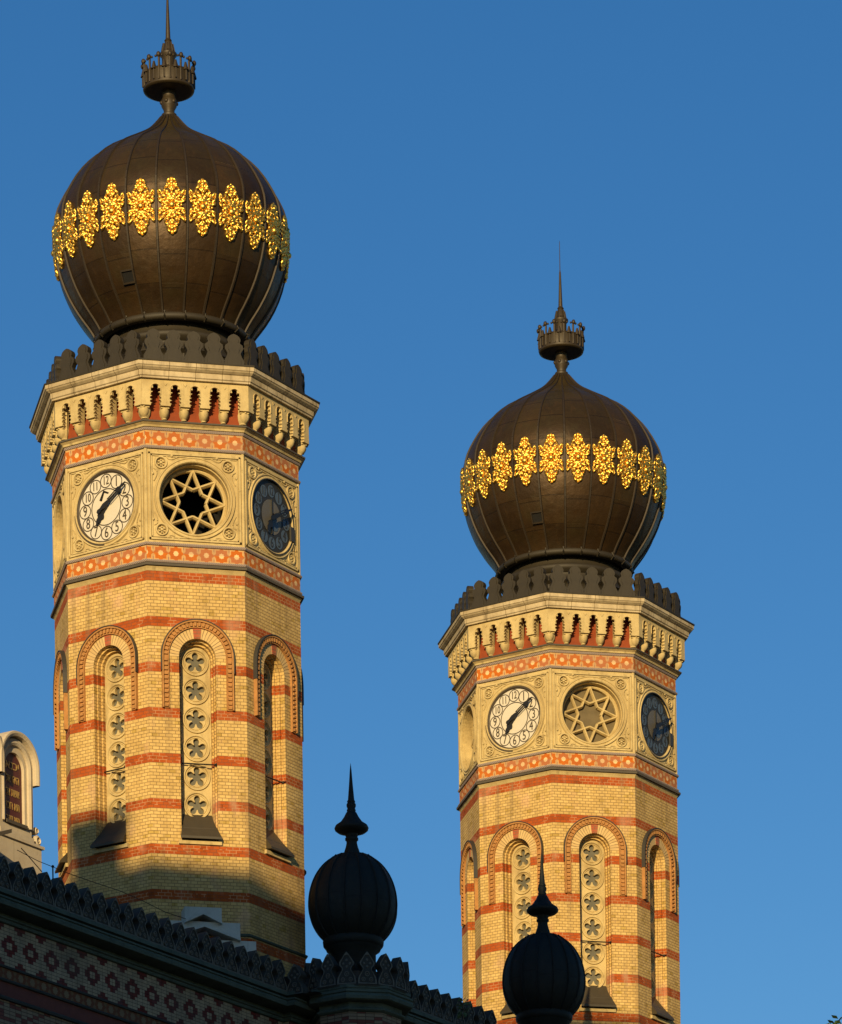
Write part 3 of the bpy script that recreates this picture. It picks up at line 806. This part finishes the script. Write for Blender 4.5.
    for k in range(24):
        a = radians(15 * k + 7.5 * 0); 
        for rr in (1,): b.tube([(1.50 * cos(a), 1.50 * sin(a), 35.635), (1.575 * cos(a), 1.575 * sin(a), 35.68), (1.545 * cos(a), 1.545 * sin(a), 35.78)], .022, 5)
    b.build('dome_lip', M['bronze'], T)
    b = MB(); b.lathe([(1.32, 34.35), (1.32, 34.62), (1.38, 34.66), (1.34, 34.72), (1.30, 34.74), (1.30, 35.02), (1.36, 35.06), (1.42, 35.10), (1.40, 35.16), (1.34, 35.20), (1.34, 35.28), (1.44, 35.34), (1.47, 35.40), (1.44, 35.46), (1.36, 35.48), (1.30, 35.52), (1.30, 35.70), (.2, 35.72)], 64)
    for k in range(24):
        a = radians(15 * k); b.box(0, 0, 0, 0, 34.7, 34.7) if False else b.tube([(1.31 * cos(a), 1.31 * sin(a), 34.74), (1.31 * cos(a), 1.31 * sin(a), 35.04)], .035, 6)
    b.build('drum', M['bronze'], T)
    # --- finial
    b = MB()
    b.lathe([(.20, 40.14), (.185, 40.20), (.145, 40.23), (.15, 40.27), (.105, 40.30), (.11, 40.36), (.15, 40.43), (.16, 40.50), (.145, 40.57), (.12, 40.61), (.125, 40.66), (.135, 40.74), (.13, 40.80)], 28)
    b.lathe([(.13, 40.98), (.13, 41.40), (.17, 41.44), (.17, 41.48), (.12, 41.50), (.105, 41.56), (.085, 41.66), (.06, 41.72), (.075, 41.74), (.05, 41.78)], 24)
    for k in range(6):
        a = 2 * pi * k / 6
        b.tube([(.10 * cos(a), .10 * sin(a), 41.40), (.125 * cos(a), .125 * sin(a), 41.52), (.09 * cos(a), .09 * sin(a), 41.68)], .022, 5)
        b.sphere((.145 * cos(a), .145 * sin(a), 40.5), .045, 6, 4)
    fin = b.build('finial', M['finial'], T)
    b = MB(); b.lathe([(.05, 41.76), (.045, 41.9), (.022, 42.55), (.010, 42.62), (.006, 43.25), (0, 43.3)], 12); b.build('spike', M['finial'], fin)
    b = MB(); b.lathe([(.12, 40.735), (.44, 40.715), (.50, 40.735), (.51, 40.76), (.49, 40.80), (.505, 40.84), (.505, 41.00), (.52, 41.02), (.495, 41.05), (.47, 41.03), (.46, 40.82), (.12, 40.81)], 48)
    for k in range(14):
        a = 2 * pi * k / 14 + .12; r = .495; x, y = r * cos(a), r * sin(a)
        b.tube([(x, y, 40.78), (x, y, 41.22)], .024, 6); b.sphere((x * 1.04, y * 1.04, 41.26), .044, 8, 6, 0, 1.25)
        for da in (-.13, .13): b.sphere((r * 1.02 * cos(a + da), r * 1.02 * sin(a + da), 41.24), .026, 6, 4)
        a2 = a + pi / 14; x, y = .50 * cos(a2), .50 * sin(a2)
        b.tube([(x, y, 41.0), (x, y, 41.15)], [.06, .02], 6)
        b.tube([(.512 * cos(a2), .512 * sin(a2), 40.80), (.512 * cos(a2), .512 * sin(a2), 41.0)], .018, 5)
    b.build('crown', M['finial'], fin)
    # --- per-face parts
    def spread(o, ks):
        o.rotation_euler.z = ks[0] * pi / 4
        for k in ks[1:]:
            c = dup(o, T); c.rotation_euler.z = k * pi / 4
    spread(make_window(T), VIS)
    spread(make_stage_frame(T, True), VIS)
    spread(make_star_window(T), (0, -2, 2))
    ck = make_clock(T); ck.rotation_euler.z = -pi / 4; ck['label'] = 'white clock face with black numerals and hands'
    cd = make_clock(T, True); cd.rotation_euler.z = pi / 4; cd['label'] = 'clock face with its shade painted in as dark blue-grey glass'
    spread(make_corbels(T), VIS)
    spread(make_tower_cresting(T), (-3, -2, -1, 0, 1, 2))
    for c in kids(T): c.location.z += G
    return T, ck

T1, ck1 = make_tower()
[c for c in kids(T1) if c.name == 'dome'][0].rotation_euler.z = radians(-1.4)
T1['label'] = 'nearer striped brick clock tower at left with the larger copper dome'
T2 = dup(T1)
T2.location = (3.003 * 9 / 7 - .048, 80.446 * 9 / 7, -G)
[c for c in kids(T2) if c.name.startswith('dome.') or c.name == 'dome'][0].rotation_euler.z = radians(1.6)
for o in kids(T2):
    if o.name.startswith('star_window'):
        b = MB(); yq = -2.50 * C8 + .24 + .10; b.disc(.62, yq, 0, 31.85, 32); b.disc(.62, yq + .02, 0, 31.85, 32); b.build('dusty_pane', M['tanpane'], o)
T2['label'] = 'farther striped brick clock tower at right, its dome lower in the sky'
# only on the near tower: an angle-shaped dark mark on the dial and the stepped stone gable at the foot
b = MB(); y0 = -AP - .01 + .02 - .006; cz = 31.865
b.plate([(-.10, cz + .10), (-.155, cz + .12), (-.055, cz + .30), (.07, cz + .235), (.05, cz + .215), (-.04, cz + .255)], [], y0 - .01, y0)
b.build('dark_angle_mark', M['void'], ck1)
def gablet():
    b = MB(); y0 = -AP
    for (w, zt, h, pk, d, cx) in ((.36, 23.86, .27, .17, .40, -.03), (.70, 23.60, .30, .24, .33, .0), (1.0, 23.28, .50, .30, .26, .02)):
        b.plate([(cx - w, zt - h), (cx - w, zt), (cx + w, zt), (cx + w, zt - h), (cx, zt - h + pk)], [], y0 - d, y0 + .02)
        for sx in (-1, 1):
            b.hull8([(cx, y0 - d - .05, zt - h + pk), (cx + sx * w, y0 - d - .05, zt - h), (cx + sx * w, y0 - d - .05, zt - h - .045), (cx, y0 - d - .05, zt - h + pk - .045)],
                    [(cx, y0, zt - h + pk), (cx + sx * w, y0, zt - h), (cx + sx * w, y0, zt - h - .045), (cx, y0, zt - h + pk - .045)])
    o = b.build('stepped_gablet', M['grey'], T1); o.location.z = G
gablet()

# ------------------------------------------------------------------ dark foreground facade
X1, Y1 = T1.location.x, T1.location.y
ZC = 22.45; ZW = 22.42; ZB = 22.49
PT = [(.212, 0), (.212, .05), (.198, .12), (.150, .20), (.108, .255), (.098, .29), (.112, .325), (.150, .36), (.166, .395), (.156, .43), (.128, .47), (.090, .52), (.052, .575), (.0, .630)]
def make_crest_tooth(parent, w=.43, top=1.0):
    k = w / .43; t = MB()
    out = [(x * k, z * top) for x, z in PT] + [(-x * k, z * top) for x, z in reversed(PT[:-1])]
    t.plate(out, [], -.02, .16)
    # raised border, painted paler than the field
    inn = [(x * k * .80, .025 + z * top * .93) for x, z in PT[:-1]] + [(0, .565 * top)]
    inn = inn + [(-x, z) for x, z in reversed(inn[:-1])]
    n = len(out)
    for i in range(n):
        j = (i + 1) % n; a, c = out[i], out[j]; e, f = inn[i], inn[j]
        t.face([(a[0], -.045, a[1]), (c[0], -.045, c[1]), (f[0], -.040, f[1]), (e[0], -.040, e[1])], mi=1)
        t.face([(a[0], -.045, a[1]), (c[0], -.045, c[1]), (c[0], -.02, c[1]), (a[0], -.02, a[1])])
        t.face([(e[0], -.040, e[1]), (f[0], -.040, f[1]), (f[0], -.019, f[1]), (e[0], -.019, e[1])])
    for (x, z, r) in ((0, .20, .052), (-.085, .09, .045), (.085, .09, .045)):
        t.ring([(r, -.019), (r, -.042), (r - .016, -.042), (r - .016, -.019)], x * k, z, 12, 1)
        t.ring([(r * .42, -.019), (r * .3, -.036), (0, -.038)], x * k, z, 8, 1)
    for (x, z) in ((0, .47), (-.07, .40), (.07, .40), (0, .34)):
        t.ring([(.028, -.019), (.02, -.038), (0, -.040)], x * k, z * top, 8, 1)
    return t.build('crest_tooth', [M['crestst'], M['crestrim']], parent)

W = empty('facade_wall', (X1, Y1, -G), FA, 'dark shaded brick facade wall with red diamond pattern and stone crest', 'wall')
def wall_prof(y, z0=-.0): pass
# section of the wall from the crest down: (outward offset, z)
def seg_sweep(b, path, prof, mi=0):
    """path: list of (s, n) points of the wall face; prof: [(out, z)] mitred by simple normals"""
    m = len(path); nrm = []
    for i in range(m - 1):
        dx, dn = path[i + 1][0] - path[i][0], path[i + 1][1] - path[i][1]; L = math.hypot(dx, dn); nrm.append((-dn / L, dx / L))
    def off(i, o):
        if i == 0: n = nrm[0]; k = 1
        elif i == m - 1: n = nrm[-1]; k = 1
        else:
            a, c = nrm[i - 1], nrm[i]; sx, sy = a[0] + c[0], a[1] + c[1]; L = math.hypot(sx, sy); n = (sx / L, sy / L); k = 1 / max(.3, n[0] * a[0] + n[1] * a[1])
        return (path[i][0] + n[0] * o * k, -(path[i][1] + n[1] * o * k))
    acc = [0]
    for i in range(m - 1): acc.append(acc[-1] + math.hypot(path[i + 1][0] - path[i][0], path[i + 1][1] - path[i][1]))
    for (o0, z0), (o1, z1) in zip(prof, prof[1:]):
        for i in range(m - 1):
            p = [(*off(i, o0), z0), (*off(i + 1, o0), z0), (*off(i + 1, o1), z1), (*off(i, o1), z1)]
            b.face(p, [(acc[i], z0), (acc[i + 1], z0), (acc[i + 1], z1), (acc[i], z1)], mi=mi)
PATH = [(-26, 2.35), (.05, 2.35), (.05, 2.52), (.95, 2.52), (.95, 3.62), (26, 3.62)]
CORN = [(-.02, ZW - .45), (.05, ZW - .44), (.06, ZW - .415), (.06, ZW - .39), (.10, ZW - .375), (.10, ZW - .355), (-.0, ZW - .34), (.0, ZW - .27), (.30, ZW - .255), (.35, ZW - .245), (.365, ZW - .18), (.34, ZW - .14), (.37, ZW - .13), (.37, ZW - .10), (.26, ZW - .09), (.26, ZW - .05), (.345, ZW - .04), (.345, ZW + .03), (.13, ZW + .03), (.13, ZW - .05), (-.3, ZW - .05)]
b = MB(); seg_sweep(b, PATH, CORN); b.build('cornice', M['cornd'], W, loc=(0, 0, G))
b = MB(); seg_sweep(b, PATH, [(0, 21.225), (0, ZW - .44)]); b.build('diamond_brick_band', M['diamond'], W, loc=(0, 0, G))
b = MB(); seg_sweep(b, PATH, [(-.01, 21.175), (.04, 21.18), (.045, 21.21), (.03, 21.225), (-.01, 21.226)]); seg_sweep(b, PATH, [(-.01, 20.93), (.04, 20.935), (.05, 20.96), (.03, 20.985), (-.01, 20.986)])
seg_sweep(b, PATH, [(-.01, 20.60), (.05, 20.605), (.06, 20.64), (.04, 20.67), (-.01, 20.671)]); b.build('string_moulding', M['crestst'], W, loc=(0, 0, G))
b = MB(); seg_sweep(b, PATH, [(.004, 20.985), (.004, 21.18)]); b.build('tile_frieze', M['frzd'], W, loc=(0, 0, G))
b = MB(); seg_sweep(b, PATH, [(.0, 20.67), (.0, 20.935)]); b.build('red_brick_band', M['redd'], W, loc=(0, 0, G))
b = MB(); seg_sweep(b, PATH, [(.0, 0 - G), (.0, 20.61)]); b.build('wall', M['mott'], W, loc=(0, 0, G))
b = MB(); b.face([(-26, -2.2, ZC - .06), (-.2, -2.2, ZC - .06), (-.2, -3.3, ZC - .06), (26, -3.3, ZC - .06), (26, 14, ZC - .5), (-26, 14, ZC - .5)])
b.face([(-26, 14, ZC - .5), (26, 14, ZC - .5), (26, 14, -G), (-26, 14, -G)]); b.face([(-26, 14, ZC - .5), (-26, -2.3, ZC - .06), (-26, -2.3, -G), (-26, 14, -G)]); b.face([(26, 14, ZC - .5), (26, -3.6, ZC - .06), (26, -3.6, -G), (26, 14, -G)])
b.build('roof', M['roofm'], W, loc=(0, 0, G), weld=False)
cr = MB(); seg_sweep(cr, [(-12, 2.35), (.05, 2.35), (.05, 2.52), (.95, 2.52), (.95, 3.62), (9, 3.62)], [(.14, ZW + .0), (.14, ZW + .055), (.335, ZW + .055), (.335, ZW + .0)])
seg_sweep(cr, [(-12, 2.35), (.05, 2.35), (.05, 2.52), (.95, 2.52), (.95, 3.62), (9, 3.62)], [(.02, ZW + .0), (.02, ZW + .40), (.13, ZW + .40), (.13, ZW + .0)], 1)
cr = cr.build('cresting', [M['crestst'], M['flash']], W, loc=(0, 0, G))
first = make_crest_tooth(cr)
def place_tooth(s, n, rz, src=[first]):
    if src[0] is first and not place_tooth.used: o = first; place_tooth.used = True
    else: o = first.copy(); col.objects.link(o); o.parent = cr
    o.location = (s, -n, ZW + .03); o.scale = (.965, 1, .94); o.rotation_euler = (0, random.uniform(-.015, .015), rz + random.uniform(-.02, .02))
place_tooth.used = False
for i in range(27): place_tooth(-.49 - .414 * i, 2.35 + .30, 0)
place_tooth(-.25, 2.86, -pi / 2); kids(cr)[-1].location.z -= .07
for i in range(8): place_tooth(2.36 + .414 * i, 3.62 + .30, 0)

# projecting octagonal bays that carry the small onion turrets
def make_bay(s, n, label, first_bay=None):
    c, q = cos(FA), sin(FA)
    x, y = X1 + s * c + n * q, Y1 + s * q - n * c
    if first_bay:
        o = dup(first_bay); o.location = (x, y, -G); o['label'] = label; return o
    B = empty('octagonal_bay', (x, y, -G), TH, label, 'bay', 'octagonal bays of the facade')
    b = MB(); b.octo([(.87, 0), (.87, ZB - .44)]); b.build('shaft', M['mott'], B, loc=(0, 0, G))
    b = MB(); b.octo([(.86, ZB - .47), (.92, ZB - .445), (.945, ZB - .425), (.945, ZB - .40), (.89, ZB - .37), (.89, ZB - .28), (1.06, ZB - .27), (1.11, ZB - .25), (1.125, ZB - .19), (1.09, ZB - .135), (1.12, ZB - .12), (1.12, ZB - .085), (1.05, ZB - .07), (1.05, ZB - .04), (1.07, ZB - .035), (1.07, ZB + .02), (.01, ZB + .025)])
    b.build('cornice', M['cornd'], B, loc=(0, 0, G))
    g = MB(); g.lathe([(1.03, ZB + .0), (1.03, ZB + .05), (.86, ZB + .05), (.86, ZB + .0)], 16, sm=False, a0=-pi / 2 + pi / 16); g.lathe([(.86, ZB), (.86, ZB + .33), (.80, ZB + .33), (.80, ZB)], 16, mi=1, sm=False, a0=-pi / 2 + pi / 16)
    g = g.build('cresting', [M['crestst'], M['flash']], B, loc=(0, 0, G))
    for k in range(-5, 6):
        a = k * pi / 8
        t = first.copy(); col.objects.link(t); t.parent = g; t.location = (.99 * sin(a), -.99 * cos(a), ZB + .03); t.rotation_euler = (0, 0, a); t.scale = (.90, .9, 1)
    return B
bay1 = make_bay(1.07, 3.42, 'octagonal stone bay with pointed crest under the nearer black onion turret')
bay2 = make_bay(8.3, 3.40, 'octagonal stone bay carrying the farther black onion turret', bay1)

# ------------------------------------------------------------------ small onion turrets
def make_turret(s, n, label):
    c, q = cos(FA), sin(FA); x, y = X1 + s * c + n * q, Y1 + s * q - n * c
    T = empty('onion_turret', (x, y, ZC - .02), TH, label, 'turret', 'small black onion turrets on the facade')
    def Z(py): return (2146 - py + 1.5) * y / 4547 if False else (2147.5 - py) * 88.97 / 4547
    px = 88.97 / 4547
    prof = [(22.5, 985), (22.5, 954), (27, 951), (29, 945), (29.6, 941), (28, 939), (24, 938)]
    b = MB(); P = [(r * px, Z(z) + .0) for r, z in prof]; P[0] = (22.5 * px, ZC - .05); b.lathe(P, 40)
    b.lathe([(.45, Z(951)), (.56, Z(948)), (.59, Z(946)), (.60, Z(942)), (.57, Z(939))], 40)
    b.build('neck', M['turret'], T)
    ball = []
    zc = Z(907); 
    for i in range(0, 25):
        t = radians(-56 + i * (56 + 64) / 24); ball.append((44.2 * px * cos(t) ** .95, zc + 43.5 * px * sin(t) * (1.0 if t < 0 else 1.225)))
    ball.append((18.6 * px, Z(857.6))); ball.append((17.5 * px, Z(856.4))); ball.append((8 * px, Z(855)))
    b = MB(); b.lathe(ball, 64); body = b.build('onion_body', M['turret'], T)
    rb = MB(); pth = [Vector((0, -(r + .004), z)) for r, z in ball[:-2]]
    for i in range(len(pth) - 1):
        p, w = pth[i], pth[i + 1]; tp = w - p; nr = Vector((0, -tp.z, tp.y)).normalized() * .022; k = .020
        A = [p + Vector((-k, 0, 0)) - nr * .5, p + Vector((k, 0, 0)) - nr * .5, p + Vector((k * .5, 0, 0)) + nr, p + Vector((-k * .5, 0, 0)) + nr]
        Bq = [w + Vector((-k, 0, 0)) - nr * .5, w + Vector((k, 0, 0)) - nr * .5, w + Vector((k * .5, 0, 0)) + nr, w + Vector((-k * .5, 0, 0)) + nr]
        for a, d in ((1, 2), (2, 3), (3, 0)): rb.face([A[a], Bq[a], Bq[d], A[d]])
    r0 = rb.build('rib', M['turret'], body)
    for k in range(-4, 5):
        if k: o = r0.copy(); col.objects.link(o); o.parent = body; o.rotation_euler.z = radians(22.5 * k)
    sp = [(8.4, 855.5), (7.6, 851), (6.2, 847), (5.3, 843), (5.4, 841), (6.6, 840), (6.6, 838), (5.6, 837), (6.4, 835.5), (6.4, 834), (14, 832), (16.6, 830), (17.2, 828), (16, 825.5), (11, 822), (7.5, 817), (5.2, 812.5), (4.2, 812), (4.6, 810), (3.8, 808.5), (4.7, 806), (4.7, 804), (3.6, 802.5), (4.2, 801.5), (3.5, 800), (3.2, 799.5), (1.9, 784), (.9, 770), (0, 762)]
    b = MB(); b.lathe([(r * px, Z(z)) for r, z in sp], 28); b.build('finial_spike', M['turret'], T)
    for o in kids(T): o.location.z -= (ZC - .02)
    T.location.x += .07
    return T
u1 = make_turret(.98, 3.33, 'nearer black onion turret on the crested bay, between the two clock towers')
u2 = dup(u1); c, q = cos(FA), sin(FA); u2.location = (X1 - .03 + 8.3 * c + 3.4 * q, Y1 + 8.3 * q - 3.4 * c, ZC - .02)
u2['label'] = 'farther black onion turret in front of the foot of the right clock tower'

# ------------------------------------------------------------------ pale gable with two inscribed tablets, far left
def at(px, py, Y, roll=.0153):
    """pixel of the photograph -> point at depth Y"""
    ur, vr = px - 421, 2146 - py
    u = ur * cos(roll) + vr * sin(roll); v = -ur * sin(roll) + vr * cos(roll)
    return Vector((u * Y / 4547, Y, v * Y / 4547))
A0 = at(41.5, 850, 97.0)
GB = empty('gable_wall', (A0.x, A0.y, -G), FA, 'pale sunlit gable wall with two inscribed tablets at the left edge', 'wall')
def Zt(py): return at(20, py, 96.0).z
z0 = A0.z
b = MB()
# base block, its right end at local x = 0, facade towards -y
b.box(-9, 0, 0, 3, -G, z0); b.box(-9, .05, -.05, 3.05, z0, z0 + .06)
b.box(-9, -.62, .02, .5, z0 + .06, z0 + .35); b.build('pier', M['tabst'], GB, loc=(0, 0, G))
zs = z0 + 1.52; wdt = 1.22
def unit(cx, k):
    b = MB()
    b.plate(archpts(.56, zs + .05, z0 + .16), [archpts(.33, zs, z0 + .38)[::-1]], 0, .55)
    b.box(-.58, .58, -.05, .5, z0 + .06, z0 + .16)
    o = b.build('tablet_arch', M['tabst'], GB, loc=(cx, 0, G))
    h = MB(); h.arch([(.56, .1), (.57, -.14), (.62, -.17), (.66, -.17), (.68, -.12), (.68, .55), (.56, .55)], zs + .08, zs - .25, 22, 0, close=True)
    h.arch([(.42, .0), (.42, -.05), (.47, -.08), (.52, -.05), (.56, -.05)], zs + .05, z0 + .32, 20)
    h.build('arch_hood', M['tabst'], o)
    t = MB(); t.plate(archpts(.34, zs, z0 + .36), [], .07, .12); t.build('tablet', M['maroon'], o)
    s_ = MB(); s_.box(-.36, .36, -.06, .08, z0 + .30, z0 + .37); s_.build('sill', M['darkst'], o)
    for i, tx in enumerate(k):
        me = textmesh(tx, .25, .006); me.materials.append(M['tgold'])
        w = max((v.co.x for v in me.vertices), default=1) - min((v.co.x for v in me.vertices), default=0)
        me.transform(Matrix.Translation((0.0, .062, zs + .06 - i * .285)) @ Matrix.Rotation(pi / 2, 4, 'X') @ Matrix.Diagonal((min(1.3, .46 / max(w, .01)), 1.0, 1, 1)))
        q = bpy.data.objects.new('inscription', me); col.objects.link(q); q.parent = o
    return o
unit(-.90, ['אנכי', 'לא יהיה', 'לא תשא', 'זכור את', 'כבד את'])
unit(-.90 - 1.22, ['לא תרצח', 'לא תנאף', 'לא תגנב', 'לא תענה', 'לא תחמד'])
# small volute at the right foot
b = MB(); 
for (x, z, r) in ((.02, z0 + .17, .12), (-.03, z0 + .37, .08)):
    b.ring([(r, .20), (r, .02), (r * .6, -.02), (r * .5, .04), (r * .25, .0), (0, .0)], x - .13, z, 16)
b.build('volute', M['tabst'], GB, loc=(0, 0, G))
# little stone roof ridge in front
b = MB(); g0 = at(20, 848, 95)
rx = -2.35; b.hull8([(rx - 1.7, -.9, z0 - .95), (rx + .15, -.9, z0 - .22), (rx + .15, -.9, z0 - .30), (rx - 1.7, -.9, z0 - 1.05)], [(rx - 1.7, .0, z0 - .95), (rx + .15, .0, z0 - .22), (rx + .15, .0, z0 - .30), (rx - 1.7, .0, z0 - 1.05)])
b.build('lean_to_roof', [M['darkst']], GB, loc=(0, 0, G))

# ------------------------------------------------------------------ cables over the parapet
def cable(name, pts, r, label, cat):
    b = MB(); P = [at(x, y, d) for x, y, d in pts]
    b.tube([p for p in P], r, 5); o = b.build(name, M['black']); tag(o, label, cat); return o
cable('cable', [(17, 850, 86), (38, 861, 86.1), (53, 867, 86.2), (66, 872.5, 86.3), (90, 881, 86.6), (120, 891, 86.8), (143, 901, 87.0), (165, 912, 87.1), (186, 919, 87.15)], .007, 'thin black cable strung across the foot of the nearer tower', 'cable')
cable('guy_wire', [(21, 848, 86.0), (30, 858, 86.0), (42, 872, 86.0)], .009, 'short steep black wire beside the pale gable', 'wire')
b = MB(); p = at(52.8, 866.5, 86.2); b.tube([p, p + Vector((0, 0, -.9))], .014, 5); b.sphere(p, .03, 6, 4)
tag(b.build('cable_post', M['black']), 'little iron post holding up the cable above the crest', 'post')

# ------------------------------------------------------------------ weed between the crest teeth, tree at the lower right
def leaves(b, c, r, n, size):
    for _ in range(n):
        while True:
            p = Vector((random.uniform(-1, 1), random.uniform(-1, 1), random.uniform(-1, 1)))
            if p.length < 1: break
        p = Vector(c) + Vector((p.x * r[0], p.y * r[1], p.z * r[2]))
        a = Vector((random.gauss(0, 1), random.gauss(0, 1), random.gauss(0, 1))).normalized(); d = a.orthogonal().normalized(); e = a.cross(d)
        l = size * random.uniform(.6, 1.3); w = l * .45
        b.face([p, p + d * l * .5 + e * w * .5, p + d * l, p + d * l * .5 - e * w * .5])
wp = at(463, 1021, 90.2)
wd = empty('weed', (wp.x, wp.y, ZC - .13), 0, 'small green weed sprouting between crest teeth right of the bay', 'plant')
b = MB(); b.tube([(0, 0, 0), (.02, 0, .15), (0, .01, .32)], .012, 5); b.build('stem', M['bark'], wd)
b = MB(); leaves(b, (0, 0, .25), (.13, .12, .2), 70, .10); b.build('foliage', M['leaf'], wd, weld=False)
tp = at(839, 1018.5, 60)
tr = empty('tree', (tp.x + .9, tp.y, -G), 0, 'leafy green treetop peeping in at the lower right corner', 'tree')
b = MB(); H = tp.z + G
b.tube([(0, 0, 0), (.1, 0, H * .3), (-.1, .1, H * .6), (0, 0, H * .9)], [.34, .27, .18, .05], 10)
for k in range(9):
    a = k * 2.4; z = H * (.45 + .05 * k); L = 3.2 - .25 * k; b.tube([(0, 0, z), (L * .5 * cos(a), L * .5 * sin(a), z + .7), (L * cos(a), L * sin(a), z + 1.2)], [.10, .06, .02], 6)
b.build('trunk', M['bark'], tr)
b = MB()
for k in range(60):
    a = random.uniform(0, 2 * pi); z = random.uniform(.42, .955); rr = 3.3 * sqrt(max(.05, 1 - ((z - .62) / .38) ** 2)) * random.uniform(.2, 1)
    c = (rr * cos(a), rr * sin(a), H * z); leaves(b, c, (.8, .8, .5), 90, .17)
leaves(b, (-.9, 0, H - .35), (.30, .35, .36), 160, .14); leaves(b, (-.3, 0, H - .4), (.5, .5, .45), 160, .15)
b.build('crown', M['leaf'], tr, weld=False)

# ------------------------------------------------------------------ ground and an added unseen house, shaped so its shadow climbs the facade
b = MB(); b.face([(-1500, -1500, 0), (1500, -1500, 0), (1500, 1500, 0), (-1500, 1500, 0)]); tag(b.build('ground', M['ground'], loc=(0, 0, -G)), kind='structure')
b = MB(); b.face([(-60, 30, .004), (60, 30, .004), (60, 66, .004), (-60, 66, .004)]); tag(b.build('road', M['asphalt'], loc=(0, 0, -G)), kind='structure')
b = MB(); b.box(-60, 60, -1, 30, 0, .13); tag(b.build('pavement', M['pave'], loc=(0, 0, -G)), kind='structure')
S = Vector((cos(SUN_AZ) * cos(SUN_EL), sin(SUN_AZ) * cos(SUN_EL), sin(SUN_EL)))
e2 = Vector((cos(SUN_AZ), sin(SUN_AZ), 0)); D = 60.0; tz = math.tan(SUN_EL)
O = Vector((0, 90, 0)) + e2 * D
HO = empty('added_shadow_house', (O.x, O.y, -G), SUN_AZ + pi / 2, 'added tall house left of the viewer, outside the view, shaped to cast the shadow', 'building')
# local x = p (across the sun), local -y = away from the facade
def top(zb, q): return zb + (D - q) * tz + G
hw = MB(); h0 = top(24.66, 2.2)
hw.box(-30, 6.0, -14, 0, 0, h0); hw.build('wall', M['houser'], HO)
hw = MB(); hw.box(-1.75, 5.6, -10, -.02, h0, top(26.3, -5.6)); hw.build('attic', M['houser'], HO)  # attic block sized so its shadow covers the onion turrets
hw = MB(); hw.box(-6.1, -4.85, -2.5, -.02, h0, top(25.62, 1.6)); hw.box(-6.2, -4.75, -2.6, 0, top(25.62, 1.6) , top(25.62, 1.6) + .12); hw.build('chimney', M['houser'], HO)  # chimney placed to cast the shadow patch on the near tower
win0 = None
wb = MB(); wb.box(-.55, .55, -.005, .03, 0, 1.6, 1)
for (x0, x1, z0_, z1_) in ((-.62, -.55, -.07, 1.67), (.55, .62, -.07, 1.67), (-.55, .55, -.07, 0), (-.55, .55, 1.6, 1.67), (-.03, .03, 0, 1.6)): wb.box(x0, x1, -.005, .07, z0_, z1_, 0)
win0 = wb.build('window', [M['tabst'], M['housew']], HO)
fst = True
for fl in range(8):
    for ix in range(9):
        if fst: w_ = win0; fst = False
        else: w_ = win0.copy(); col.objects.link(w_); w_.parent = HO
        w_.location = (-28 + 4 * ix, .0, 2.5 + fl * 4.6)

# ------------------------------------------------------------------ sun, sky, camera
sun = bpy.data.lights.new('sun', 'SUN'); sun.energy = 5.0; sun.angle = radians(.5); sun.color = (1.0, .75, .38)
so = bpy.data.objects.new('sun', sun); col.objects.link(so); so.rotation_euler = S.to_track_quat('Z', 'Y').to_euler(); so.location = (0, 0, 60)
w = bpy.data.worlds.new('World'); scene.world = w; w.use_nodes = True
nt = w.node_tree; bg = nt.nodes['Background']; sky = nt.nodes.new('ShaderNodeTexSky'); sky.sky_type = 'NISHITA'; sky.sun_disc = False
sky.sun_elevation = SUN_EL; sky.sun_rotation = pi / 2 - SUN_AZ; sky.air_density = 1.0; sky.dust_density = .12; sky.ozone_density = 3.0
hs = nt.nodes.new('ShaderNodeHueSaturation'); hs.inputs['Saturation'].default_value = 1.25; hs.inputs['Hue'].default_value = .507; hs.inputs['Value'].default_value = 1.06
nt.links.new(sky.outputs[0], hs.inputs['Color']); nt.links.new(hs.outputs[0], bg.inputs[0]); bg.inputs[1].default_value = .093

cam = bpy.data.cameras.new('camera'); co = bpy.data.objects.new('camera', cam); col.objects.link(co)
cam.sensor_fit = 'VERTICAL'; cam.sensor_height = 24; cam.lens = 24 * 4547 / 1024
cam.shift_x = 0; cam.shift_y = (2146 - 512) / 1024; cam.clip_end = 4000; cam.clip_start = .5
co.rotation_euler = (Matrix.Rotation(pi / 2, 3, 'X') @ Matrix.Rotation(-.0153, 3, 'Z')).to_euler()
scene.camera = co
scene.view_settings.view_transform = 'Standard'; scene.view_settings.look = 'None'; scene.view_settings.gamma = 1; scene.view_settings.exposure = 0.18
